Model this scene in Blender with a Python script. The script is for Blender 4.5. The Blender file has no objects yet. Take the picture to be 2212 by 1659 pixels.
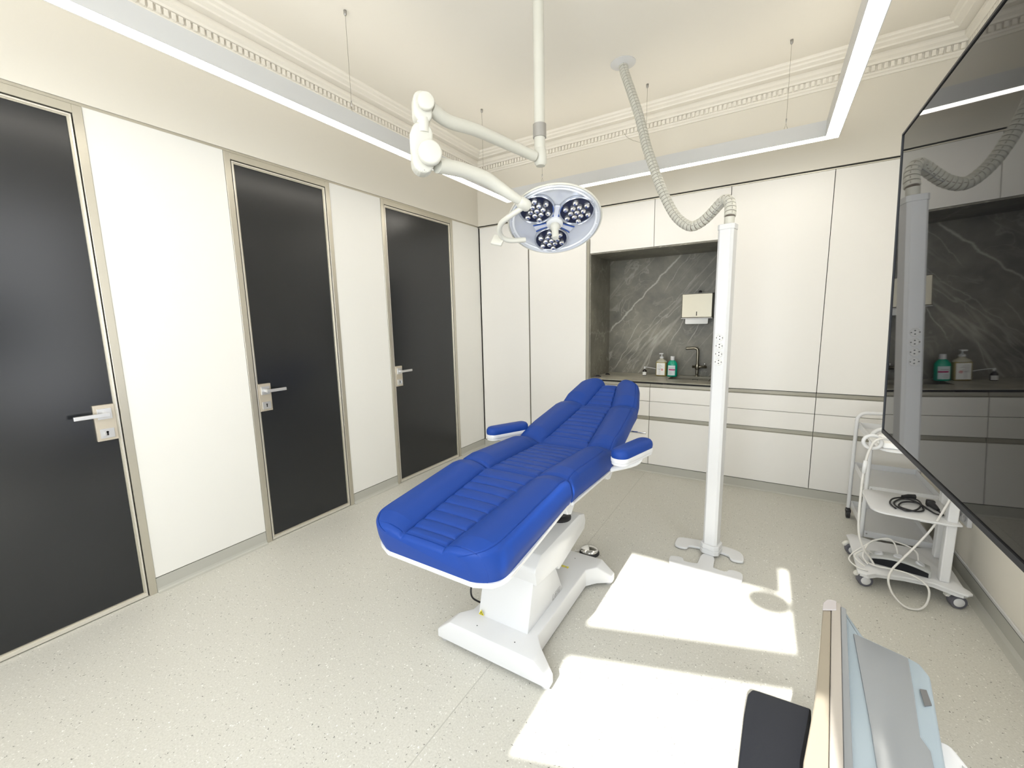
import bpy, bmesh, math, random
from mathutils import Vector, Matrix
S = bpy.context.scene
COL = S.collection
PI = math.pi
random.seed(4)

# ------------------------------------------------------------ camera, light, exposure
def rotm(a, b, c):
    return Matrix.Rotation(a, 3, 'Z') @ Matrix.Rotation(b, 3, 'X') @ Matrix.Rotation(c, 3, 'Y')
cam = bpy.data.cameras.new('camera'); cam.sensor_width = 36; cam.lens = 899.05 / 2212 * 36
cam.clip_start = 0.05
camo = bpy.data.objects.new('camera', cam); COL.objects.link(camo)
R = rotm(.5514, -.1462, .0208) @ Matrix(((1, 0, 0), (0, 0, -1), (0, 1, 0)))
camo.matrix_world = Matrix.Translation((2.9232, 0, 1.5)) @ R.to_4x4()
S.camera = camo

W = bpy.data.worlds.new('sky'); S.world = W; W.use_nodes = True
bg = W.node_tree.nodes['Background']; bg.inputs[0].default_value = (.85, .92, 1, 1); bg.inputs[1].default_value = 2.0

SUN_EL = math.radians(40)
sun = bpy.data.lights.new('sun', 'SUN'); sun.energy = 13; sun.angle = math.radians(.6); sun.color = (1, .985, .95)
so = bpy.data.objects.new('sun', sun); COL.objects.link(so)
so.rotation_euler = (PI / 2 - SUN_EL, 0, 0)          # shines towards +y and down
so.location = (2.7, -6, 6)

S.view_settings.view_transform = 'Standard'; S.view_settings.look = 'None'
S.view_settings.gamma = 1; S.view_settings.use_curve_mapping = False
S.view_settings.exposure = 0.22

# room dimensions
D = 4.083; XR = 3.95; HS = 2.602; HC = 3.33; NB = 4.70; PT = .0856
def yf(x): return -.75 + .34 * (x - 2.7)               # the window wall runs askew behind the camera

# ------------------------------------------------------------ materials
def mat(name, col, rough=.5, metal=0, spec=.5, coat=0, emit=None, estr=1, trans=0, ior=1.5, alpha=1):
    m = bpy.data.materials.new(name); m.use_nodes = True
    b = m.node_tree.nodes['Principled BSDF']
    b.inputs['Base Color'].default_value = (*col, 1); b.inputs['Roughness'].default_value = rough
    b.inputs['Metallic'].default_value = metal; b.inputs['Specular IOR Level'].default_value = spec
    b.inputs['Coat Weight'].default_value = coat; b.inputs['Coat Roughness'].default_value = .05
    b.inputs['Transmission Weight'].default_value = trans; b.inputs['IOR'].default_value = ior
    b.inputs['Alpha'].default_value = alpha
    if emit:
        b.inputs['Emission Color'].default_value = (*emit, 1); b.inputs['Emission Strength'].default_value = estr
    return m
def nt(m):
    t = m.node_tree
    return t, t.nodes['Principled BSDF']
def N(t, typ, **kw):
    n = t.nodes.new(typ)
    for k, v in kw.items(): setattr(n, k, v)
    return n
def bumpy(m, scale, strength, dist=.002, detail=2):
    t, b = nt(m)
    tc = N(t, 'ShaderNodeTexCoord'); no = N(t, 'ShaderNodeTexNoise'); no.inputs['Scale'].default_value = scale
    no.inputs['Detail'].default_value = detail
    bp = N(t, 'ShaderNodeBump'); bp.inputs['Strength'].default_value = strength; bp.inputs['Distance'].default_value = dist
    t.links.new(tc.outputs['Object'], no.inputs['Vector']); t.links.new(no.outputs['Fac'], bp.inputs['Height'])
    t.links.new(bp.outputs['Normal'], b.inputs['Normal'])
    return m

M = {}
M['plaster'] = bumpy(mat('plaster', (.70, .665, .585), .7), 60, .15)
M['ceiling'] = bumpy(mat('ceiling_paint', (.80, .765, .69), .75), 25, .12)
M['panel'] = bumpy(mat('wall_panel_laminate', (.755, .745, .705), .38, spec=.35), 90, .04)
M['cabinet'] = mat('cabinet_laminate', (.77, .755, .72), .42, spec=.35)
M['metal'] = bumpy(mat('brushed_champagne_metal', (.58, .55, .47), .36, metal=.8), 140, .03)
M['metal_light'] = mat('light_anodised_metal', (.78, .75, .68), .3, metal=.7)
M['rail'] = bumpy(mat('grip_rail_metal', (.31, .295, .245), .5, metal=.5), 140, .03)
M['satin'] = mat('satin_nickel', (.66, .66, .66), .3, metal=.75)
M['dark'] = mat('black_gap', (.008, .008, .008), .7)
M['rubber'] = mat('black_rubber', (.012, .012, .014), .5)
M['white'] = mat('white_powder_coat', (.65, .655, .66), .32, spec=.45)
M['whitegloss'] = mat('white_gloss_plastic', (.65, .655, .66), .25, spec=.5)
M['cream'] = mat('cream_white_plastic', (.58, .57, .505), .35, spec=.45)
M['grey'] = mat('grey_plastic', (.42, .42, .42), .45)
M['greymetal'] = mat('grey_metal_collar', (.38, .37, .35), .4, metal=.6)
M['steel'] = mat('stainless_steel', (.29, .27, .215), .32, metal=1)
M['chrome'] = mat('polished_chrome', (.75, .75, .75), .1, metal=1)
M['screen'] = mat('glossy_black_screen', (.004, .004, .005), .02, spec=.30)
M['black'] = mat('satin_black', (.010, .010, .011), .45, spec=.3)
M['blackmat'] = bumpy(mat('matte_black_panel', (.008, .009, .012), .5, spec=.25), 200, .1)
M['led'] = mat('led_diffuser', (1, 1, 1), .5, emit=(1, .94, .83), estr=10.5)
M['ledup'] = mat('led_uplight', (1, 1, 1), .5, emit=(1, .93, .80), estr=4.1)
M['profile'] = mat('white_aluminium_profile', (.60, .60, .59), .3, spec=.5)
M['cable'] = mat('grey_cable', (.62, .61, .58), .45)
M['green'] = mat('green_disinfectant', (.0, .32, .20), .25)
M['amber'] = mat('amber_soap', (.30, .24, .08), .2)
M['amberglass'] = mat('dark_amber_glass', (.012, .006, .004), .15)
M['label'] = mat('white_label', (.8, .8, .77), .5)
M['red'] = mat('red_print', (.55, .03, .05), .5)
M['magenta'] = mat('magenta_print', (.40, .01, .12), .5)
M['print'] = mat('grey_print', (.35, .35, .35), .5)
M['yellow'] = mat('yellow_sticker', (.75, .65, .03), .5)
M['navy'] = mat('navy_plastic', (.015, .018, .04), .3)
M['bluestripe'] = mat('blue_stripe', (.02, .07, .30), .35)
M['reflector'] = mat('faceted_reflector', (.72, .73, .76), .12, metal=.9)
M['paper'] = mat('paper_towel', (.88, .88, .87), .8)
M['chalk'] = mat('grey_hose_gap', (.20, .17, .14), .7)

# frosted, back painted door glass
M['doorglass'] = bumpy(mat('frosted_dark_glass', (.006, .0075, .010), .26, spec=.7), 400, .05, .0005)

# floor vinyl: pale grey green with dark and white flecks
m = mat('speckled_vinyl', (.5, .5, .45), .42, spec=.4); M['floor'] = m
t, b = nt(m)
tc = N(t, 'ShaderNodeTexCoord')
def fleck(scale, thr, seedoff):
    mp = N(t, 'ShaderNodeMapping'); mp.inputs['Location'].default_value = (seedoff, seedoff * .7, 0)
    v = N(t, 'ShaderNodeTexVoronoi'); v.inputs['Scale'].default_value = scale; v.inputs['Randomness'].default_value = 1
    nz = N(t, 'ShaderNodeTexNoise'); nz.inputs['Scale'].default_value = scale * 2.2
    t.links.new(tc.outputs['Object'], mp.inputs['Vector']); t.links.new(mp.outputs['Vector'], nz.inputs['Vector'])
    mx = N(t, 'ShaderNodeMixRGB'); mx.inputs['Fac'].default_value = .02
    t.links.new(mp.outputs['Vector'], mx.inputs[1]); t.links.new(nz.outputs['Color'], mx.inputs[2])
    t.links.new(mx.outputs[0], v.inputs['Vector'])
    # size varies with the cell colour
    sep = N(t, 'ShaderNodeSeparateColor'); t.links.new(v.outputs['Color'], sep.inputs[0])
    mu = N(t, 'ShaderNodeMath', operation='MULTIPLY'); mu.inputs[1].default_value = thr
    t.links.new(sep.outputs[0], mu.inputs[0])
    lt = N(t, 'ShaderNodeMath', operation='LESS_THAN'); t.links.new(v.outputs['Distance'], lt.inputs[0]); t.links.new(mu.outputs[0], lt.inputs[1])
    return lt.outputs[0]
nz = N(t, 'ShaderNodeTexNoise'); nz.inputs['Scale'].default_value = 140; nz.inputs['Detail'].default_value = 4
t.links.new(tc.outputs['Object'], nz.inputs['Vector'])
cr = N(t, 'ShaderNodeValToRGB'); cr.color_ramp.elements[0].color = (.485, .475, .425, 1); cr.color_ramp.elements[1].color = (.555, .545, .492, 1)
cr.color_ramp.elements[0].position = .35; cr.color_ramp.elements[1].position = .65
t.links.new(nz.outputs['Fac'], cr.inputs['Fac'])
m1 = N(t, 'ShaderNodeMixRGB'); m1.inputs[2].default_value = (.80, .79, .74, 1)
m2 = N(t, 'ShaderNodeMixRGB'); m2.inputs[2].default_value = (.14, .135, .12, 1)
t.links.new(cr.outputs['Color'], m1.inputs[1]); t.links.new(fleck(78, .22, 3.1), m1.inputs['Fac'])
t.links.new(m1.outputs[0], m2.inputs[1]); t.links.new(fleck(70, .20, 9.7), m2.inputs['Fac'])
t.links.new(m2.outputs[0], b.inputs['Base Color'])

M['plinth'] = bumpy(mat('plinth_vinyl', (.42, .415, .37), .45), 120, .05)

# grey brown marble with pale veins
def marble(name, k=1.0, veins=()):
    m = mat(name, (.2, .19, .16), .4, spec=.4); t, b = nt(m)
    tc = N(t, 'ShaderNodeTexCoord')
    mp = N(t, 'ShaderNodeMapping'); mp.inputs['Rotation'].default_value = (0, math.radians(50), 0)
    t.links.new(tc.outputs['Object'], mp.inputs['Vector'])
    base = N(t, 'ShaderNodeTexNoise'); base.inputs['Scale'].default_value = 3.2; base.inputs['Detail'].default_value = 9; base.inputs['Roughness'].default_value = .62
    t.links.new(tc.outputs['Object'], base.inputs['Vector'])
    cr = N(t, 'ShaderNodeValToRGB')
    cr.color_ramp.elements[0].position = .3; cr.color_ramp.elements[0].color = (.095 * k, .092 * k, .077 * k, 1)
    cr.color_ramp.elements[1].position = .72; cr.color_ramp.elements[1].color = (.235 * k, .222 * k, .18 * k, 1)
    t.links.new(base.outputs['Fac'], cr.inputs['Fac'])
    def vein(scale, stretch, width, off, amt, detail=6, dist=.6):
        s = N(t, 'ShaderNodeMapping'); s.inputs['Scale'].default_value = (stretch, 1, 1); s.inputs['Location'].default_value = (off, off * .3, off * .7)
        t.links.new(mp.outputs['Vector'], s.inputs['Vector'])
        n = N(t, 'ShaderNodeTexNoise'); n.inputs['Scale'].default_value = scale; n.inputs['Detail'].default_value = detail; n.inputs['Distortion'].default_value = dist
        n.inputs['Roughness'].default_value = .5
        t.links.new(s.outputs['Vector'], n.inputs['Vector'])
        a = N(t, 'ShaderNodeMath', operation='SUBTRACT'); a.inputs[1].default_value = .5; t.links.new(n.outputs['Fac'], a.inputs[0])
        c = N(t, 'ShaderNodeMath', operation='ABSOLUTE'); t.links.new(a.outputs[0], c.inputs[0])
        r = N(t, 'ShaderNodeMapRange'); r.inputs['From Min'].default_value = 0; r.inputs['From Max'].default_value = width
        r.inputs['To Min'].default_value = amt; r.inputs['To Max'].default_value = 0
        t.links.new(c.outputs[0], r.inputs['Value'])
        # break the veins up
        g = N(t, 'ShaderNodeTexNoise'); g.inputs['Scale'].default_value = 3.5; t.links.new(s.outputs['Vector'], g.inputs['Vector'])
        gr = N(t, 'ShaderNodeMapRange'); gr.inputs['From Min'].default_value = .42; gr.inputs['From Max'].default_value = .62
        t.links.new(g.outputs['Fac'], gr.inputs['Value'])
        q = N(t, 'ShaderNodeMath', operation='MULTIPLY'); t.links.new(r.outputs[0], q.inputs[0]); t.links.new(gr.outputs[0], q.inputs[1])
        return q.outputs[0]
    cur = cr.outputs['Color']
    for args in ((2.2, .12, .012, 1.3, .6, 4, .15), (4.2, .14, .012, 5.2, .5, 5, .2), (5.0, .7, .022, 8.4, .38, 9, 1.2)):
        mx = N(t, 'ShaderNodeMixRGB'); mx.inputs[2].default_value = (.46, .445, .385, 1)
        t.links.new(cur, mx.inputs[1]); t.links.new(vein(*args), mx.inputs['Fac']); cur = mx.outputs[0]
    if veins:
        # a few long veins at fixed places on the slab
        nz = N(t, 'ShaderNodeTexNoise'); nz.inputs['Scale'].default_value = 7; nz.inputs['Detail'].default_value = 6; t.links.new(tc.outputs['Object'], nz.inputs['Vector'])
        sx = N(t, 'ShaderNodeSeparateXYZ'); t.links.new(tc.outputs['Object'], sx.inputs[0])
        def MT(op, a, b_=None):
            n = N(t, 'ShaderNodeMath', operation=op)
            for i_, v in enumerate((a, b_)):
                if v is None: continue
                if isinstance(v, (int, float)): n.inputs[i_].default_value = v
                else: t.links.new(v, n.inputs[i_])
            return n.outputs[0]
        for (xa, za, xb, zb_, wv, amp, amt) in veins:
            L_ = math.hypot(xb - xa, zb_ - za); dx, dz = (xb - xa) / L_, (zb_ - za) / L_
            px_ = MT('SUBTRACT', sx.outputs['X'], xa); pz_ = MT('SUBTRACT', sx.outputs['Z'], za)
            along = MT('ADD', MT('MULTIPLY', px_, dx), MT('MULTIPLY', pz_, dz))
            acr = MT('SUBTRACT', MT('MULTIPLY', px_, dz), MT('MULTIPLY', pz_, dx))
            acr = MT('ABSOLUTE', MT('ADD', acr, MT('MULTIPLY', MT('SUBTRACT', nz.outputs['Fac'], .5), amp)))
            f1 = N(t, 'ShaderNodeMapRange'); f1.inputs['From Max'].default_value = wv; f1.inputs['To Min'].default_value = amt; f1.inputs['To Max'].default_value = 0; t.links.new(acr, f1.inputs['Value'])
            c1 = N(t, 'ShaderNodeMapRange'); c1.inputs['From Min'].default_value = -.02; c1.inputs['From Max'].default_value = .05; t.links.new(along, c1.inputs['Value'])
            c2 = N(t, 'ShaderNodeMapRange'); c2.inputs['From Min'].default_value = L_ - .05; c2.inputs['From Max'].default_value = L_ + .02; c2.inputs['To Min'].default_value = 1; c2.inputs['To Max'].default_value = 0; t.links.new(along, c2.inputs['Value'])
            fac = MT('MULTIPLY', MT('MULTIPLY', f1.outputs[0], c1.outputs[0]), c2.outputs[0])
            mx = N(t, 'ShaderNodeMixRGB'); mx.inputs[2].default_value = (.55, .53, .46, 1); t.links.new(cur, mx.inputs[1]); t.links.new(fac, mx.inputs['Fac']); cur = mx.outputs[0]
    t.links.new(cur, b.inputs['Base Color'])
    return m
M['marble'] = marble('grey_marble', 1.12, [(1.374, 1.37, 2.125, 2.155, .012, .10, .85), (1.60, 1.20, 2.30, 1.95, .006, .10, .35), (2.035, 1.24, 2.20, 1.56, .006, .05, .6), (2.21, 1.25, 2.32, 1.46, .006, .04, .6),
    (1.58, 1.23, 1.72, 1.50, .006, .05, .55), (1.42, .93, 1.60, 1.22, .006, .07, .55), (1.95, 1.80, 2.2, 2.15, .005, .08, .4), (2.42, 1.55, 2.52, 1.80, .006, .05, .6), (1.78, .93, 1.86, 1.20, .005, .03, .5)])
M['worktop'] = marble('stone_worktop', 2.1)

# blue upholstery
M['vinyl'] = bumpy(mat('blue_upholstery', (.008, .044, .245), .52, spec=.22), 500, .12, .0006)
M['vinyl'].node_tree.nodes['Principled BSDF'].inputs['Sheen Weight'].default_value = .0

# ------------------------------------------------------------ mesh helpers
def link(name, me, m=None, parent=None, smooth=False):
    o = bpy.data.objects.new(name, me); COL.objects.link(o)
    if m is not None:
        for mm in (m if isinstance(m, (list, tuple)) else [m]): me.materials.append(mm)
    if parent is not None: o.parent = parent
    if smooth:
        for p in me.polygons: p.use_smooth = True
        if smooth is not True:
            a = o.modifiers.new('wn', 'WEIGHTED_NORMAL') if False else None
    return o
def obj(name, bm, m=None, parent=None, smooth=False, angle=None):
    bmesh.ops.recalc_face_normals(bm, faces=bm.faces[:])
    if angle is not None:
        for f in bm.faces: f.smooth = True
        ca = math.radians(angle)
        for e in bm.edges:
            if len(e.link_faces) == 2 and e.calc_face_angle(0) > ca: e.smooth = False
    me = bpy.data.meshes.new(name); bm.to_mesh(me); bm.free()
    o = link(name, me, m, parent, smooth)
    return o
def tag(o, label=None, cat=None, group=None, kind=None):
    if label: o['label'] = label
    if cat: o['category'] = cat
    if group: o['group'] = group
    if kind: o['kind'] = kind
    return o
def empty(name, loc=(0, 0, 0), label=None, cat=None, group=None, kind=None, rz=0):
    o = bpy.data.objects.new(name, None); COL.objects.link(o); o.location = loc; o.rotation_euler = (0, 0, rz)
    o.empty_display_size = .1
    return tag(o, label, cat, group, kind)
def B(): return bmesh.new()
def box(bm, x0, x1, y0, y1, z0, z1, bev=0, seg=2, mi=0):
    vs = [bm.verts.new(p) for p in ((x0, y0, z0), (x1, y0, z0), (x1, y1, z0), (x0, y1, z0), (x0, y0, z1), (x1, y0, z1), (x1, y1, z1), (x0, y1, z1))]
    fs = [bm.faces.new([vs[i] for i in q]) for q in ((3, 2, 1, 0), (4, 5, 6, 7), (0, 1, 5, 4), (1, 2, 6, 5), (2, 3, 7, 6), (3, 0, 4, 7))]
    for f in fs: f.material_index = mi
    if bev:
        es = list({e for f in fs for e in f.edges})
        bmesh.ops.bevel(bm, geom=es, offset=bev, segments=seg, affect='EDGES', profile=.5)
    return bm
def prism(bm, pts, axis, a, b, bev=0, seg=2):
    """polygon pts (2D) extruded along axis from a to b"""
    def P(u, v, w):
        return {'x': (w, u, v), 'y': (u, w, v), 'z': (u, v, w)}[axis]
    lo = [bm.verts.new(P(u, v, a)) for u, v in pts]; hi = [bm.verts.new(P(u, v, b)) for u, v in pts]
    n = len(pts); fs = [bm.faces.new(lo[::-1]), bm.faces.new(hi)]
    for i in range(n): fs.append(bm.faces.new((lo[i], lo[(i + 1) % n], hi[(i + 1) % n], hi[i])))
    bmesh.ops.recalc_face_normals(bm, faces=fs)
    if bev:
        es = list({e for f in fs for e in f.edges})
        bmesh.ops.bevel(bm, geom=es, offset=bev, segments=seg, affect='EDGES', profile=.5)
    return bm
def smoothpath(pts, n=8):
    pts = [Vector(p) for p in pts]; out = []
    for i in range(len(pts) - 1):
        p0 = pts[max(i - 1, 0)]; p1 = pts[i]; p2 = pts[i + 1]; p3 = pts[min(i + 2, len(pts) - 1)]
        for k in range(n):
            u = k / n
            out.append(.5 * ((2 * p1) + (p2 - p0) * u + (2 * p0 - 5 * p1 + 4 * p2 - p3) * u * u + (3 * p1 - p0 - 3 * p2 + p3) * u ** 3))
    out.append(pts[-1]); return out
def tube(bm, pts, r, seg=12, caps=True, close=False, mi=0):
    """r: number or function of 0..1"""
    pts = [Vector(p) for p in pts]; n = len(pts); rings = []
    up = None
    for i, p in enumerate(pts):
        if close: d = (pts[(i + 1) % n] - pts[i - 1]).normalized()
        else: d = (pts[min(i + 1, n - 1)] - pts[max(i - 1, 0)]).normalized()
        if up is None:
            up = Vector((0, 0, 1)) if abs(d.z) < .9 else Vector((1, 0, 0))
        s = d.cross(up).normalized(); up = s.cross(d).normalized()
        rr = r(i / (n - 1)) if callable(r) else r
        rings.append([bm.verts.new(p + (s * math.cos(2 * PI * k / seg) + up * math.sin(2 * PI * k / seg)) * rr) for k in range(seg)])
    rng = range(n) if close else range(n - 1)
    for i in rng:
        a, b = rings[i], rings[(i + 1) % n]
        for k in range(seg):
            f = bm.faces.new((a[k], a[(k + 1) % seg], b[(k + 1) % seg], b[k])); f.material_index = mi
    if caps and not close:
        f = bm.faces.new(rings[0][::-1]); f.material_index = mi; f = bm.faces.new(rings[-1]); f.material_index = mi
    return bm
def lathe(bm, prof, seg=32, mtx=None, sx=1, sy=1, mi=0):
    """prof = [(r,z)...] around local z"""
    mtx = mtx or Matrix(); rings = []
    for r, z in prof:
        if r < 1e-6: rings.append([bm.verts.new(mtx @ Vector((0, 0, z)))])
        else: rings.append([bm.verts.new(mtx @ Vector((r * sx * math.cos(2 * PI * k / seg), r * sy * math.sin(2 * PI * k / seg), z))) for k in range(seg)])
    for a, b in zip(rings, rings[1:]):
        for k in range(seg):
            k2 = (k + 1) % seg
            if len(a) == 1 and len(b) == 1: continue
            if len(a) == 1: f = bm.faces.new((a[0], b[k], b[k2]))
            elif len(b) == 1: f = bm.faces.new((a[k], a[k2], b[0]))
            else: f = bm.faces.new((a[k], a[k2], b[k2], b[k]))
            f.material_index = mi
    return bm
def frame_mtx(loc, zdir, xhint=(1, 0, 0)):
    z = Vector(zdir).normalized(); x = Vector(xhint); x = (x - z * x.dot(z)).normalized(); y = z.cross(x)
    m = Matrix((x, y, z)).transposed().to_4x4(); m.translation = Vector(loc); return m
def xform(bm, m): bmesh.ops.transform(bm, matrix=m, verts=bm.verts[:]); return bm
def dup(root, loc=None, **kw):
    r = root.copy(); COL.objects.link(r)
    if loc is not None: r.location = loc
    for k, v in kw.items(): r[k] = v
    for ch in list(root.children):
        c = ch.copy(); COL.objects.link(c); c.parent = r
        for g in list(ch.children):
            d = g.copy(); COL.objects.link(d); d.parent = c
    return r
def struct(name, bm, m, label=None, parent=None, **kw):
    o = obj(name, bm, m, parent, **kw); o['kind'] = 'structure'
    if label: o['label'] = label
    return o

# ------------------------------------------------------------ floor, ceiling, walls
FP = [(-.3, yf(-.3) - .06), (4.25, yf(4.25) - .06), (4.25, NB + .2), (-.3, NB + .2)]
bm = B(); prism(bm, FP, 'z', -.12, 0); struct('floor', bm, M['floor'], 'pale grey green vinyl floor with fine dark and white flecks')
bm = B(); prism(bm, FP, 'z', HC, HC + .12); struct('ceiling', bm, M['ceiling'], 'plain cream white ceiling')
# welded floor seams, a hair proud of the floor
bm = B(); box(bm, 1.955, 1.959, -.9, D, 0, .0006); struct('trim_1', bm, M['plinth'], 'thin welded seam in the vinyl floor')

# doors on the left wall: (outer y0, outer y1)
DOORS = [(-.10, .797), (1.4206, 2.1496), (2.645, 3.609)]
spans = []; y = -2.2
for a, b_ in DOORS: spans.append((y, a)); y = b_
spans.append((y, D))
bm = B()
box(bm, -.30, -.10, -2.2, NB + .1, 0, HC)                        # masonry behind
for a, b_ in spans: box(bm, -.099, 0, a + .001, b_ - .001, PT + .004, HS - .016, .0015, 1)
for a, b_ in DOORS: box(bm, -.099, -.05, a, b_, 2.583, HS - .016)
box(bm, -.099, 0, -2.2, D, HS, HC)                              # plaster above the panels
for f in bm.faces:
    c = f.calc_center_median(); f.material_index = 1 if c.z > HS - .001 and c.x > -.0995 else 0
struct('wall_left', bm, [M['panel'], M['plaster']], 'white panelled wall with three doors')
bm = B(); box(bm, -.05, -.006, -2.2, D, HS - .015, HS - .001)
struct('trim_2', bm, M['metal'], 'narrow metal shadow gap above the wall panels and doors')
for i, (a, b_) in enumerate(spans):
    bm = B()
    pts = [(-.099, 0), (.028, 0), (.012, .003), (.004, .010), (.0, .022), (-.002, PT - .001), (-.099, PT - .001)]
    prism(bm, pts, 'y', a + .001, min(b_, D) - .001)
    o = obj('baseboard_left', bm, M['plinth']); o['kind'] = 'structure'; o['label'] = 'coved grey vinyl skirting below the white panels'

def make_door(idx, y0, y1, handle_right, label):
    e = empty('door_%d' % idx, (0, (y0 + y1) / 2, 0), label, None, None, 'structure')
    def L(bm): return xform(bm, Matrix.Translation((0, -(y0 + y1) / 2, 0)))
    fw = .036; zt = 2.583
    bm = B()
    box(bm, -.09, .004, y0, y0 + fw, 0, zt, .0012, 1); box(bm, -.09, .004, y1 - fw, y1, 0, zt, .0012, 1)
    box(bm, -.09, .004, y0 + fw, y1 - fw, zt - .040, zt, .0012, 1)
    obj('door_frame', L(bm), M['metal'], e)
    bm = B(); box(bm, -.085, -.02, y0 + fw, y1 - fw, 0.001, zt - .04); obj('gap', L(bm), M['dark'], e)
    # leaf: slim bright edge profile then a darker bead round the glass
    g = fw + .006
    bm = B(); a0, a1, b0, b1 = y0 + g, y1 - g, .006, zt - .046
    w = .007
    for (u0, u1, v0, v1) in ((a0, a0 + w, b0, b1), (a1 - w, a1, b0, b1), (a0 + w, a1 - w, b1 - w, b1), (a0 + w, a1 - w, b0, b0 + .018)):
        box(bm, -.06, .0, u0, u1, v0, v1)
    obj('leaf_edge', L(bm), M['metal_light'], e)
    bm = B(); c0, c1, d0, d1 = a0 + w, a1 - w, b0 + .018, b1 - w; w = .008
    for (u0, u1, v0, v1) in ((c0, c0 + w, d0, d1), (c1 - w, c1, d0, d1), (c0 + w, c1 - w, d1 - w, d1), (c0 + w, c1 - w, d0, d0 + w)):
        box(bm, -.06, -.006, u0, u1, v0, v1)
    obj('glazing_bead', L(bm), M['metal'], e)
    bm = B(); box(bm, -.05, -.012, c0 + w, c1 - w, d0 + w, d1 - w); obj('glass_panel', L(bm), M['doorglass'], e)
    # plate, rose, lever, lock
    s = -1 if handle_right else 1
    yo = y1 - .058 if handle_right else y0 + .052
    def yr(a, b_): return (min(yo + s * a, yo + s * b_), max(yo + s * a, yo + s * b_))
    bm = B(); p = yr(0, .082); box(bm, -.012, .006, p[0], p[1], .934, 1.122, .001, 1)
    pl = obj('handle_plate', L(bm), mat('plate_metal', (.60, .54, .44), .35, metal=.6), e)
    bm = B(); p = yr(.014, .070); box(bm, .006, .014, p[0], p[1], 1.048, 1.104, .001, 1); obj('rose', L(bm), M['satin'], pl)
    bm = B(); p = yr(.014, .070); box(bm, .006, .012, p[0], p[1], .948, .998, .001, 1); lk = obj('lock', L(bm), M['satin'], pl)
    yc = yo + s * .042
    bm = B(); box(bm, .0121, .0128, yc - .0035, yc + .0035, .962, .982)
    lathe(bm, [(.0, .0128), (.0052, .0128), (.0052, .0121)], 14, Matrix.Translation((0, yc, .98)) @ Matrix.Rotation(PI / 2, 4, 'Y'))
    obj('keyhole', L(bm), M['dark'], lk)
    if idx != 2:
        bm = B(); p = yr(.052, .058); box(bm, .012, .026, p[0], p[1], .962, .984, .001, 1); obj('thumb_turn', L(bm), M['satin'], pl)
    bm = B(); box(bm, .014, .052, yc - .009, yc + .009, 1.066, 1.084, .002, 2)
    p = (yc - .012, yo + .165) if s > 0 else (yo - .165, yc + .012)
    box(bm, .040, .055, p[0], p[1], 1.065, 1.085, .002, 2)
    obj('door_handle', L(bm), M['satin'], e)
    return e
make_door(1, *DOORS[0], True, 'nearest dark frosted glass door at the left edge, lever on its right')
make_door(2, *DOORS[1], False, 'middle dark frosted glass door between two white panels')
make_door(3, *DOORS[2], False, 'farthest dark frosted glass door, beside the corner cabinets')

# back: bulkhead above the cabinets, masonry behind
bm = B(); box(bm, -.1, XR + .3, D, D + .1, HS, HC); box(bm, -.1, XR + .3, NB, NB + .15, 0, HC)
struct('wall_back', bm, M['plaster'], 'cream plaster above the built in cabinets')
bm = B(); box(bm, 0, XR, D + .012, D + .05, HS - .012, HS - .001); struct('trim_3', bm, M['dark'], 'black shadow line above the cabinet doors')
bm = B(); box(bm, 0, XR, D + .001, D + .03, HS - .020, HS - .012); struct('trim_4', bm, M['metal'], 'thin metal rail above the cabinet doors')
bm = B(); prism(bm, [(D - .016, 0), (D - .006, .003), (D + .001, .012), (D + .002, PT - .004), (D + .06, PT - .004), (D + .06, 0)], 'x', .0, XR)
struct('baseboard_back', bm, M['plinth'], 'grey vinyl plinth under the cabinets')
# right wall
bm = B(); W3a, W3b = .72, 1.66
box(bm, XR, XR + .20, W3b, NB + .1, 0, HC); box(bm, XR, XR + .20, -.45, W3a, 0, HC); box(bm, XR, XR + .20, W3a, W3b, 0, .55); box(bm, XR, XR + .20, W3a, W3b, 2.95, HC); struct('wall_right', bm, M['plaster'], 'white wall behind the screen and trolleys')
bm = B(); prism(bm, [(XR + .001, 0), (XR - .05, 0), (XR - .022, .004), (XR - .008, .016), (XR - .004, PT), (XR + .001, PT)], 'y', -.4, D - .001)
struct('baseboard_right', bm, M['plinth'], 'coved grey vinyl skirting along the right wall')
bm = B(); box(bm, XR - .007, XR, -.4, D - .001, PT + .001, PT + .005); struct('trim_5', bm, M['dark'], 'dark line above the right skirting')
bm = B(); box(bm, XR - .009, XR, -.4, D - .001, PT + .005, PT + .022, .002, 1); struct('trim_6', bm, M['profile'], 'pale strip above the right skirting')

# window wall, askew behind the camera
ang = math.atan(.34)
wm = Matrix.Translation((2.7, -.75, 0)) @ Matrix.Rotation(ang, 4, 'Z')
k = 1 / math.cos(ang)
u0, u1 = (2.215 - 2.7) * k, (3.118 - 2.7) * k                     # opening along the wall
te = math.tan(SUN_EL)
def hz(yfloor, x=2.7): return (yfloor - yf(x)) * te               # height on the wall whose ray lands at yfloor
vA, vB, vC, vD, vE = 1.22, 1.77, 1.95, 2.75, 3.1
zb = hz(vA); z1 = hz(vB); z2 = hz(vC); z3 = 2.98
uL0, uL1 = -2.65, -1.15                                            # added second window, left, unseen, for fill light
bm = B()
T_ = .06
def wbox(bm, a, b_, z0, z1): box(bm, a, b_, -T_, 0, z0, z1)
wbox(bm, -3.2, uL0, 0, HC); wbox(bm, uL0, uL1, 0, .9); wbox(bm, uL0, uL1, 2.95, HC); wbox(bm, uL1, u0, 0, HC)
wbox(bm, u0, u1, 0, .55); wbox(bm, u0, u1, z3, HC); wbox(bm, u1, 1.6, 0, HC)
xform(bm, wm); struct('wall_front', bm, M['plaster'])
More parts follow.
